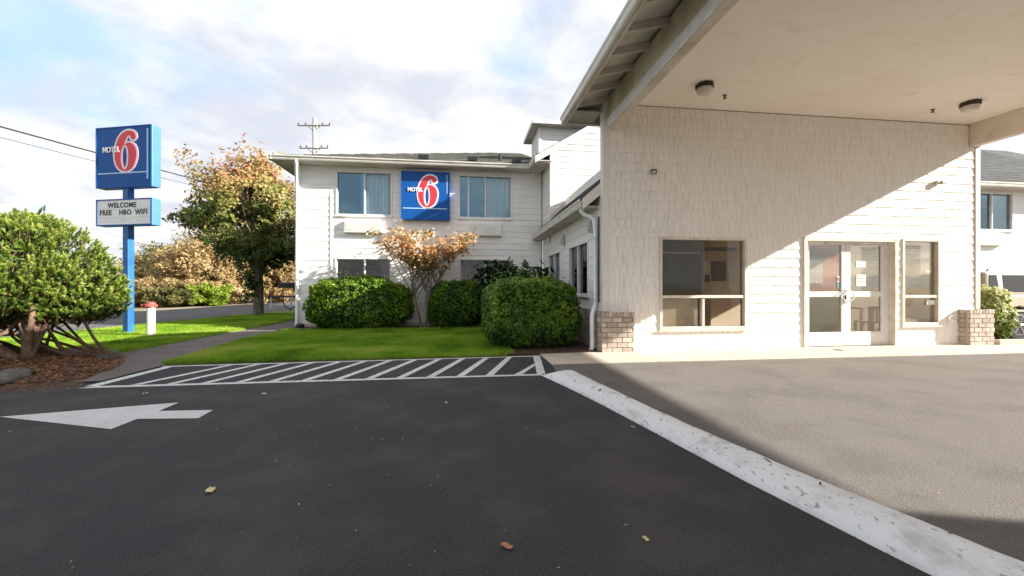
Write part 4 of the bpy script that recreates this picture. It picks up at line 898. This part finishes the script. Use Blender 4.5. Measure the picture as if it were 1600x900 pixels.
# ------------------------------------------------------------------ hedges
def hedge(c, r, n, label, m='box_leaf', sz=.05, sq=3.2, name='hedge', light=0, z0=.03, group='clipped hedges before the guest wing', cat='hedge'):
    sq = 3.6 if r[1] > .8 else 3.0
    t = empty(name, (c[0], c[1], z0), label, cat, group); cz = r[2]
    def surf(d):
        k = (abs(d[0])**sq+abs(d[1])**sq+abs(d[2])**sq)**(-1/sq); p = Vector((d[0]*r[0]*k, d[1]*r[1]*k, d[2]*r[2]*k))
        return p*(1+.10*fbm(p+Vector(c), 1.5)+.045*noise.noise((p+Vector(c))*6))
    mb = MB(); NU, NV = 28, 16; vs = []
    for j in range(NV+1):
        th = math.pi*j/NV
        for i in range(NU):
            ph = 2*math.pi*i/NU; d = Vector((math.sin(th)*math.cos(ph), math.sin(th)*math.sin(ph), math.cos(th))); p = surf(d)*.84; vs.append((c[0]+p.x, c[1]+p.y, z0+cz+p.z))
    mb.add(vs, [(j*NU+i, j*NU+(i+1) % NU, (j+1)*NU+(i+1) % NU, (j+1)*NU+i) for j in range(NV) for i in range(NU)])
    mb.build('dark_core', 'hedge_core', t, fix=False, smooth=True)  # solid near-black core stands for the shaded inside and blocks see-through
    P, N, Vl = [], [], []
    while len(P) < n:
        d = Vector(rng.normal(0, 1, 3)).normalized(); d.x *= r[0]/max(r); d.y *= r[1]/max(r)*1.2; d.normalize()
        if d.y > .55 and random.random() < .7: continue
        p = surf(d); dep = random.random()**1.4*.17; sprout = random.random() < .07 and d.z > -.3 and noise.noise((p+Vector(c))*7) > .1
        if noise.noise((p+Vector(c))*9) < -.28 and random.random() < .8: continue
        q = p*(1-dep)+((d*.4+Vector((0, 0, 1)))*random.random()**2*.22 if sprout else Vector((0, 0, 0)))
        if q.z < -r[2]+.02: continue
        P.append((c[0]+q.x, c[1]+q.y, z0+cz+q.z)); N.append(p.normalized()*1.0+Vector((0, 0, .5)))
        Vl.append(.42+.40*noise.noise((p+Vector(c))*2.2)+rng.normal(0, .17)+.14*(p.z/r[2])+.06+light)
    leaves('foliage', P, N, sz, m, t, np.array(Vl), world_off=(c[0], c[1], z0), jitter=.6); return t
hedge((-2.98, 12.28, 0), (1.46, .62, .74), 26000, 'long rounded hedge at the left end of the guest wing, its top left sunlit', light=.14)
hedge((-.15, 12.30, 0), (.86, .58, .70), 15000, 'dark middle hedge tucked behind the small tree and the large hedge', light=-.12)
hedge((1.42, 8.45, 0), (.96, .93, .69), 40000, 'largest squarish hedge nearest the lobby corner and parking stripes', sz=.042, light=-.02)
# broad-leaved bush behind
t = empty('laurel_bush', (1.45, 10.6, .03), 'glossy dark laurel bush showing above the large hedge', 'bush')
mb = MB(); limbs((1.45, 10.6, .03), [(1.45+random.uniform(-.7, .7), 10.6+random.uniform(-.5, .5), random.uniform(1.2, 1.7)) for _ in range(10)], .03, mb, trunk_h=.4); mb.build('stem', 'bark_grey', t)
P, N = gen_crown((1.45, 10.6, 1.0), (.95, .7, .88), 3200, fill=.6, lump=.35, gap=-.3)
leaves('foliage', P, N, .11, 'laurel_leaf', t, rng.random(len(P))*.8, aspect=2.2, world_off=(1.45, 10.6, .03))
t = empty('variegated_shrub', (11.72, 7.62, .05), 'cream and green variegated shrub beside the right brick pillar', 'shrub')
mb = MB(); limbs((11.72, 7.62, .05), [(11.72+random.uniform(-.25, .25), 7.62+random.uniform(-.2, .2), random.uniform(.6, 1.1)) for _ in range(8)], .025, mb, trunk_h=.3); mb.build('stem', 'bark_grey', t)
P, N = gen_crown((11.72, 7.62, .62), (.42, .36, .60), 3200, fill=.6, lump=.15, gap=-.5)
leaves('foliage', P, N, .075, 'pale_leaf', t, np.clip((P[:, 2]-.25)*.9+rng.normal(0, .22, len(P)), 0, 1), world_off=(11.72, 7.62, .05))

# ------------------------------------------------------------------ small Japanese maple
AX, AY = -1.1, 12.15
t = empty('acer_tree', (AX, AY, .03), 'small multi-stemmed maple with peach and orange leaves in front of the wing', 'tree')
tips = [(AX+1.55*math.cos(a)*f, AY+.75*math.sin(a)*f, 1.55+1.0*f+.75*random.random()*(1.25-.6*f)) for a, f in [(random.uniform(0, 6.28), random.uniform(.2, 1)) for _ in range(46)]]
mb = MB()
for k in range(5):
    a = k*1.26; b0 = Vector((AX+.08*math.cos(a), AY+.08*math.sin(a), -.05)); m0 = Vector((AX+.30*math.cos(a), AY+.2*math.sin(a), .75)); m1 = Vector((AX+.42*math.cos(a+.3), AY+.25*math.sin(a), 1.35))
    mb.tube([b0, b0.lerp(m0, .5)+Vector((.02, 0, 0)), m0, m1], [.035, .03, .026, .018], 7)
    for tp in tips[k::5]:
        s = m0.lerp(m1, random.uniform(.1, 1)); tp = Vector(tp); mb.tube([s, s.lerp(tp, .35)+Vector((random.uniform(-.06, .06), 0, .10)), s.lerp(tp, .7)+Vector((random.uniform(-.06, .06), 0, .06)), tp], [.015, .011, .008, .004], 5)
mb.build('trunk', 'bark_grey', t)
P = []; N = []
for tp in tips:
    for _ in range(125):
        s = random.random()**.5; c_ = Vector((AX, AY, 1.2)).lerp(Vector(tp), .62+.43*s); q = c_+Vector((rng.normal(0, .16), rng.normal(0, .13), rng.normal(0, .10)))
        if noise.noise(q*2.6) < -.12 or q.y > 12.95: continue
        P.append(q); N.append(Vector((0, -.2, 1)))
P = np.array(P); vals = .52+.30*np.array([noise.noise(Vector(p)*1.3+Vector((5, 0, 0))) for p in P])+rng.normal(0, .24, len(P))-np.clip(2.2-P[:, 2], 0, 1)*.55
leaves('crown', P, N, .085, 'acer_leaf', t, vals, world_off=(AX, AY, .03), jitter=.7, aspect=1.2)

# ------------------------------------------------------------------ big street maple
BX, BY = -8.95, 19.1
t = empty('maple_tree', (BX, BY, 0), 'large maple by the road turning orange at the top, green below', 'tree')
cc = Vector((BX-.35, BY+.2, 4.7)); rr_ = (2.30, 2.2, 2.2)
tips = [tuple(cc+Vector((math.sin(th)*math.cos(ph)*rr_[0], math.sin(th)*math.sin(ph)*rr_[1], math.cos(th)*rr_[2]))*random.uniform(.55, .92)) for th, ph in [(math.acos(random.uniform(-.75, 1)), random.uniform(0, 6.28)) for _ in range(46)]]
mb = MB(); limbs((BX, BY, 0), tips, .19, mb, trunk_h=2.6, wob=.2); mb.build('trunk', 'bark_grey', t)
P1, N1 = gen_crown(cc, rr_, 21000, fill=.5, lump=.34, freq=.95, gap=-.16)
# pointed, looser top and a long branch reaching left
P2, N2 = gen_crown(cc+Vector((.2, 0, 1.7)), (1.1, 1.1, .9), 2200, fill=.3, lump=.5, freq=1.3, gap=-.1)
P3, N3 = gen_crown(cc+Vector((-2.0, -.3, -.45)), (.9, .9, .5), 2000, fill=.3, lump=.5, freq=1.3, gap=-.1)
P4, N4 = gen_crown(cc+Vector((.9, -.3, -1.8)), (1.5, 1.4, .75), 4200, fill=.3, lump=.5, freq=1.1, gap=-.2)
P = np.vstack([P1, P2, P3, P4]); N = np.vstack([N1, N2, N3, N4])
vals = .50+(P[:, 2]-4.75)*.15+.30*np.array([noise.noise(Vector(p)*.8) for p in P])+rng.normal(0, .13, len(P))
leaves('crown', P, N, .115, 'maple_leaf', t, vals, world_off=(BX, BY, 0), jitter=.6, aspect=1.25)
P, N = gen_crown((BX-.25, BY-.1, 1.35), (.42, .4, .75), 700, fill=.3, lump=.5, freq=2, gap=-.2)
leaves('epicormic_leaves', P, N, .09, 'laurel_leaf', t, rng.random(len(P)), world_off=(BX, BY, 0))

# ------------------------------------------------------------------ mugo pine
PX, PY = -7.35, 7.75
t = empty('mugo_pine', (PX, PY, .1), 'large sprawling pine shrub with bright yellow-green tufts and bare reddish trunks', 'shrub')
blobs = [((-7.2, 7.55, 1.50), (1.10, 1.0, .92)), ((-8.5, 7.6, 1.55), (1.2, 1.1, 1.0)), ((-6.62, 7.65, 1.15), (.76, .75, .68)), ((-7.9, 7.2, 1.80), (.8, .8, .72)), ((-9.9, 7.3, 1.55), (1.2, 1.2, 1.0)), ((-7.35, 7.9, 2.15), (.42, .42, .36)), ((-6.42, 7.8, 1.0), (.5, .5, .42)), ((-8.6, 6.9, 1.15), (.7, .7, .6)), ((-7.1, 6.95, 1.15), (.6, .5, .45)), ((-8.1, 7.0, .85), (.75, .6, .42)), ((-7.2, 7.7, .85), (.6, .5, .4))]
cl = []; tries = 0
while len(cl) < 1500 and tries < 90000:
    tries += 1; c_, r_ = random.choice(blobs); d = Vector(rng.normal(0, 1, 3)).normalized()
    if d.z < -.6: continue
    k = random.uniform(.84, 1.05); p = Vector(c_)+Vector((d.x*r_[0], d.y*r_[1], d.z*r_[2]))*k
    if p.z < .48 or noise.noise(p*2.3) < -.42: continue
    if any(sum(((p[i]-bc[i])/(br[i]*.80))**2 for i in range(3)) < 1 for bc, br in blobs): continue
    if any((p-q[0]).length < .092 for q in cl): continue
    cl.append((p, (d*.8+Vector((0, 0, 1.0))).normalized()))
tv = []; tvals = []; stems = MB()
for p, d in cl:
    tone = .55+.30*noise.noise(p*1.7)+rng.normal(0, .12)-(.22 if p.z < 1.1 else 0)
    for k in range(4):
        ax = (d+Vector(rng.normal(0, .42 if k else .12, 3))).normalized(); L_ = random.uniform(.06, .12); q = p-ax*.03+Vector(rng.normal(0, .03, 3))
        a = ax.orthogonal().normalized(); b = ax.cross(a); nb = 60
        for i in range(nb):
            f = i/nb; ph = i*2.399; s = q+ax*L_*f; sp = 1.15-.75*f
            e_ = (ax*.75+(a*math.cos(ph)+b*math.sin(ph))*sp).normalized()*random.uniform(.032, .048)
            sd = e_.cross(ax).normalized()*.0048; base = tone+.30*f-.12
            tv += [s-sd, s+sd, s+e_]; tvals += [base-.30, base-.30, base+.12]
    stems.tube([p-d*.22+Vector((PX-p.x, PY-p.y, -.2))*.06, p-d*.1, p-d*.02], [.009, .006, .004], 4, cap=False)
tv = np.array([tuple(v) for v in tv])-np.array((PX, PY, .1)); n3 = len(tv)//3
me = bpy.data.meshes.new('needles'); me.vertices.add(3*n3); me.vertices.foreach_set('co', tv.ravel()); me.loops.add(3*n3); me.loops.foreach_set('vertex_index', np.arange(3*n3)); me.polygons.add(n3)
me.polygons.foreach_set('loop_start', np.arange(n3)*3); me.polygons.foreach_set('loop_total', np.full(n3, 3)); me.update()
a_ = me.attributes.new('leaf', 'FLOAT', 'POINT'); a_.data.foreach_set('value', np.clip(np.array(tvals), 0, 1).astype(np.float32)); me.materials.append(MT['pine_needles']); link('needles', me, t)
stems.build('twig', 'bark_red', t)
for (bx, by, n_) in ((-6.55, 6.95, 9), (-7.5, 6.75, 9), (-6.9, 7.6, 7), (-6.35, 7.45, 6), (-8.6, 7.0, 8), (-8.2, 7.8, 6), (-5.95, 7.65, 5)):
    big = bx in (-6.55, -7.5, -8.6); mb = MB(); r0 = .062 if big else .03; b0 = Vector((bx, by, .03))
    for k in range(n_):
        c_, r_ = random.choice(blobs[:5] if not big else blobs[:4]); tp = Vector(c_)+Vector((random.uniform(-.6, .6), random.uniform(-.5, .5), random.uniform(-.35, .45)))
        lean = Vector(((tp.x-bx)*.35, (tp.y-by)*.3, .5))
        m0 = b0+lean*(.5+.3*random.random()) ; pts = [b0-Vector((0, 0, .1)), b0+Vector((0, 0, .06)), b0.lerp(m0, .6), m0, m0.lerp(tp, .4)+Vector(rng.normal(0, .11, 3)), m0.lerp(tp, .75)+Vector(rng.normal(0, .11, 3)), tp]
        mb.tube(pts, [r0*1.3, r0, r0*.9, r0*.7, r0*.5, r0*.28, .006], 8)
    mb.build('trunk', 'bark_red', t, smooth=True)
dp, dn = [], []
while len(dp) < 1500:
    c_, r_ = random.choice(blobs); d = Vector(rng.normal(0, 1, 3)).normalized(); p = Vector(c_)+Vector((d.x*r_[0], d.y*r_[1], d.z*r_[2]))*random.uniform(.3, .84)
    if p.z > 1.3 or p.z < .5: continue
    dp.append(p); dn.append(d)
ip, inn = [], []
while len(ip) < 16000:
    c_, r_ = random.choice(blobs); d = Vector(rng.normal(0, 1, 3)).normalized(); p = Vector(c_)+Vector((d.x*r_[0], d.y*r_[1], d.z*r_[2]))*random.uniform(.55, .86)
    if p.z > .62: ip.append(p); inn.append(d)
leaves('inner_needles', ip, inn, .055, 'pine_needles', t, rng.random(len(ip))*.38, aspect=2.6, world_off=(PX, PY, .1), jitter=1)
leaves('dead_needles', dp, dn, .06, 'pine_dead', t, rng.random(len(dp)), aspect=3.0, world_off=(PX, PY, .1), jitter=1)

# ------------------------------------------------------------------ brush across the road
def brush(c, r, n, m, sz, label, trunk='bark_pale', name='bush', cat='bush', group='brush across the road', th=.6, gap=-.12, light=.55, tips=14, shade_=0.):
    t = empty(name, (c[0], c[1], -.03), label, cat, group)
    tp = [(c[0]+random.uniform(-.85, .85)*r[0], c[1]+random.uniform(-.7, .7)*r[1], c[2]+random.uniform(-.3, .9)*r[2]) for _ in range(tips)]
    mb = MB(); limbs((c[0], c[1], -.03), tp, .03+.02*r[2], mb, trunk_h=th); mb.build('stem', trunk, t)
    P, N = gen_crown(c, r, n, fill=.25, lump=.4, freq=1.1/max(.6, min(r)/1.5), gap=gap)
    P = P[P[:, 2] > -.02]; 
    vals = light+.3*np.array([noise.noise(Vector(p)*1.1) for p in P])+rng.normal(0, .18, len(P))
    leaves('foliage', P, N[:len(P)], sz, m, t, vals, world_off=(c[0], c[1], -.03), aspect=1.9); return t
BR = [
 (312, 410, 30, 4.0, 4.6, 'straw_leaf', 5200, 'tallest tan bare-looking tree across the road, beside the maple', 'tree'),
 (360, 395, 33, 5.0, 6.1, 'straw_leaf', 7000, 'pale twiggy tree behind the maple trunk, on the far side of the road', 'tree'),
 (300, 420, 38, 6.0, 5.6, 'olive_leaf', 5200, 'dark olive tree rising behind the tan brush', 'tree'),
 (243, 415, 42, 5.0, 5.0, 'straw_leaf', 4200, 'rounded straw-coloured tree left of the brush line, behind the pine', 'tree'),
 (268, 436, 36, 4.0, 3.2, 'olive_leaf', 3600, 'dark low clump in the middle of the brush', 'bush'),
 (232, 452, 29, 3.4, 1.9, 'straw_leaf', 3800, 'pinkish tan bush just right of the pine shrub', 'bush'),
 (275, 455, 28, 3.2, 1.7, 'straw_leaf', 3600, 'low tan bush directly above the white post', 'bush'),
 (262, 466, 26.5, 2.2, 1.2, 'olive_leaf', 1800, 'low olive bush at the verge', 'bush'),
 (320, 462, 27.5, 1.9, 1.35, 'lime_leaf', 2400, 'bright lime-green bush at the far road edge', 'bush'),
 (295, 463, 27.5, 1.8, 1.15, 'lime_leaf', 1500, 'yellow-green weedy bush left of the lime bush', 'bush'),
 (345, 452, 30, 2.6, 2.2, 'straw_leaf', 3000, 'loose straw bush between the pale tree and the road', 'bush'),
 (425, 448, 34, 3.4, 3.3, 'straw_leaf', 4200, 'golden brush behind the black mailbox', 'bush'),
 (452, 440, 38, 3.6, 4.0, 'straw_leaf', 4000, 'tan brush next to the corner of the guest wing', 'bush'),
 (395, 452, 33, 3.0, 2.8, 'straw_leaf', 3000, 'tan bush seen past the maple trunk', 'bush'),
 (205, 450, 30, 3.4, 2.0, 'straw_leaf', 3000, 'tan bush partly hidden behind the sign post', 'bush'),
 (150, 458, 28, 3.6, 1.6, 'straw_leaf', 2400, 'low tan bush glimpsed through the pine trunks', 'bush'),
 (80, 458, 26, 4.0, 1.7, 'straw_leaf', 2400, 'low tan bush behind the middle of the pine shrub', 'bush')]
cY, sY = math.cos(-YAW), math.sin(-YAW)
for (px, py, Yd, hw, h, m, n, lab, nm) in BR:
    X = (px-800)/628*Yd; u, v = cY*X+sY*Yd, -sY*X+cY*Yd; hw *= .72
    brush((u, v, h*.52), (hw, hw*.8, h*.5), int(n*4.5), m, .125 if h > 2.5 else .10, lab, name='tree' if nm == 'tree' else 'bush', cat=nm, group='trees across the road' if nm == 'tree' else 'bushes across the road',
          th=h*.25, gap=-.08, light=.45, trunk='bark_pale', tips=20 if nm == 'tree' else 9)

# ------------------------------------------------------------------ grass, litter, rocks
def grass(name, poly, n, z, h, lab=None, edge=False):
    xs = [p[0] for p in poly]; ys = [p[1] for p in poly]; pts = []
    while len(pts) < n:
        x, y = random.uniform(min(xs), max(xs)), random.uniform(min(ys), max(ys))
        if y > 20: continue
        if random.random() > (7.5/max(7.5, y))**1.6: continue
        if pt_in((x, y), poly): pts.append((x, y))
    P = np.array(pts); k = len(P); a = rng.uniform(0, 6.28, k); hh = h*rng.uniform(.5, 1.3, k); ln = rng.normal(0, .4, (k, 2))*hh[:, None]; wd = rng.uniform(.003, .006, k)*np.clip(P[:, 1]/7, 1, 2.5)
    b0 = np.stack([P[:, 0]-np.cos(a)*wd, P[:, 1]-np.sin(a)*wd, np.full(k, z)], 1); b1 = np.stack([P[:, 0]+np.cos(a)*wd, P[:, 1]+np.sin(a)*wd, np.full(k, z)], 1)
    tp = np.stack([P[:, 0]+ln[:, 0], P[:, 1]+ln[:, 1], z+hh], 1); v = np.stack([b0, b1, tp], 1).reshape(-1, 3)
    me = bpy.data.meshes.new(name); me.vertices.add(3*k); me.vertices.foreach_set('co', v.ravel()); me.loops.add(3*k); me.loops.foreach_set('vertex_index', np.arange(3*k)); me.polygons.add(k)
    me.polygons.foreach_set('loop_start', np.arange(k)*3); me.polygons.foreach_set('loop_total', np.full(k, 3)); me.update()
    nv = .45+.50*np.array([noise.fractal(Vector((p[0], p[1], 0))*.8, .6, 2, 3) for p in pts])+rng.normal(0, .2, k)
    at = me.attributes.new('leaf', 'FLOAT', 'POINT'); at.data.foreach_set('value', np.clip(np.repeat(nv, 3), 0, 1).astype(np.float32)); me.materials.append(MT['grass_blade']); o = link(name, me); o['kind'] = 'stuff'; return o
grass('grass', LAWN_R, 150000, .035, .045); grass('grass', LAWN_L, 130000, .03, .05)
grass('grass', [(.6, 7.1), (.95, 7.2), (.9, 11.3), (-4.3, 11.75), (-4.3, 12.05), (1.0, 11.9)], 5000, .03, .07)
grass('grass', [(-4.72, 6.98), (-4.55, 7.0), (-4.9, 10), (-4.85, 12.4), (-4.98, 12.4), (-5.06, 10)], 3500, .02, .05)
E0 = [(-4.66, 6.97), (.8, 7.12), (.8, 7.2), (-4.66, 7.06)]; grass('grass', E0, 7000, .01, .06)
def rock(x, y, s, lab, z=.03):
    bm = bmesh.new(); bmesh.ops.create_icosphere(bm, subdivisions=3, radius=1)
    for v in bm.verts:
        k = 1+.3*noise.noise(v.co*1.3+Vector((x*7, y*3, 0))); v.co = Vector((v.co.x*s[0]*k, v.co.y*s[1]*k, max(-.5, v.co.z)*s[2]*k))
    me = bpy.data.meshes.new('rock'); bm.to_mesh(me); bm.free(); me.materials.append(MT['rock']); o = link('rock', me, None, (x, y, z), (0, 0, random.random()*3)); tag(o, lab, 'rock', 'rocks along the mulch bed')
rock(-6.05, 7.75, (.26, .15, .10), 'flat grey rock where the path meets the lawn'); rock(-5.75, 5.95, (.30, .16, .12), 'grey rock at the asphalt edge under the pine', .05); rock(-6.9, 6.1, (.20, .13, .09), 'rounded rock at the far left edge of the mulch bed', .05)
def chips(name, n, box, zf, sz, m, cond=None):
    P = []
    while len(P) < n:
        x, y = random.uniform(box[0], box[1]), random.uniform(box[2], box[3])
        if cond and not cond(x, y): continue
        P.append((x, y, zf(x, y)))
    o = leaves(name, P, [(0, 0, 1)]*n, sz, m, None, rng.random(n), jitter=.22); o['kind'] = 'stuff'; return o
dpt = bpy.data.objects['mulch_bed'].data; import mathutils
from mathutils.bvhtree import BVHTree
bvh = BVHTree.FromPolygons([v.co for v in dpt.vertices], [p.vertices for p in dpt.polygons])
def mz(x, y):
    h = bvh.ray_cast(Vector((x, y, 2)), Vector((0, 0, -1))); return (h[0].z if h[0] else 0)+.01
chips('mulch_chips', 9000, (-9.5, -4.7, 5.7, 9), mz, .035, 'litter_leaf', lambda x, y: pt_in((x, y), MUL))
chips('leaf_litter', 500, (-6.6, -4.7, 5.3, 6.0), lambda x, y: .012, .022, 'litter_leaf', lambda x, y: random.random() < .6)
chips('fine_debris', 260, (-5, 6, .9, 5.4), lambda x, y: .014, .010, 'straw_leaf', lambda x, y: not (1.0 < x < 2.7))
FL = [(-1.49, 2.61, .075, 'leaf_yellow', 'pale yellow fallen leaf on the dark asphalt, left of centre'), (.21, 1.87, .06, 'leaf_brown', 'curled brown fallen leaf near the bottom centre'), (.88, 1.84, .035, 'leaf_yellow', 'tiny yellow leaf between the brown leaf and the kerb'),
      (-2.24, 4.91, .06, 'leaf_pale', 'pale leaf between the arrow and the parking stripes'), (-.16, 4.29, .045, 'leaf_pale', 'pale fleck of leaf far out on the asphalt, right of the arrow'), (1.48, 3.34, .03, 'leaf_pale', 'tiny pale leaf right against the kerb'), (-3.6, 5.1, .05, 'leaf_pale', 'pale leaf just behind the painted arrow')]
for (x, y, s, m, lab) in FL:
    n = 12; vs = [(0, 0, .012)]; 
    for k in range(n):
        a = 2*math.pi*k/n; rr = s*.45*(1+.35*(k % 2)); vs.append((rr*math.cos(a), rr*.55*math.sin(a), .004+.012*abs(math.sin(a*1.5))))
    mb = MB(); mb.add(vs, [(0, 1+k, 1+(k+1) % n) for k in range(n)]); o = mb.build('fallen_leaf', m, fix=False); o.location = (x, y, .004); o.rotation_euler = (0, 0, random.random()*6); tag(o, lab, 'leaf', 'fallen leaves on the asphalt')
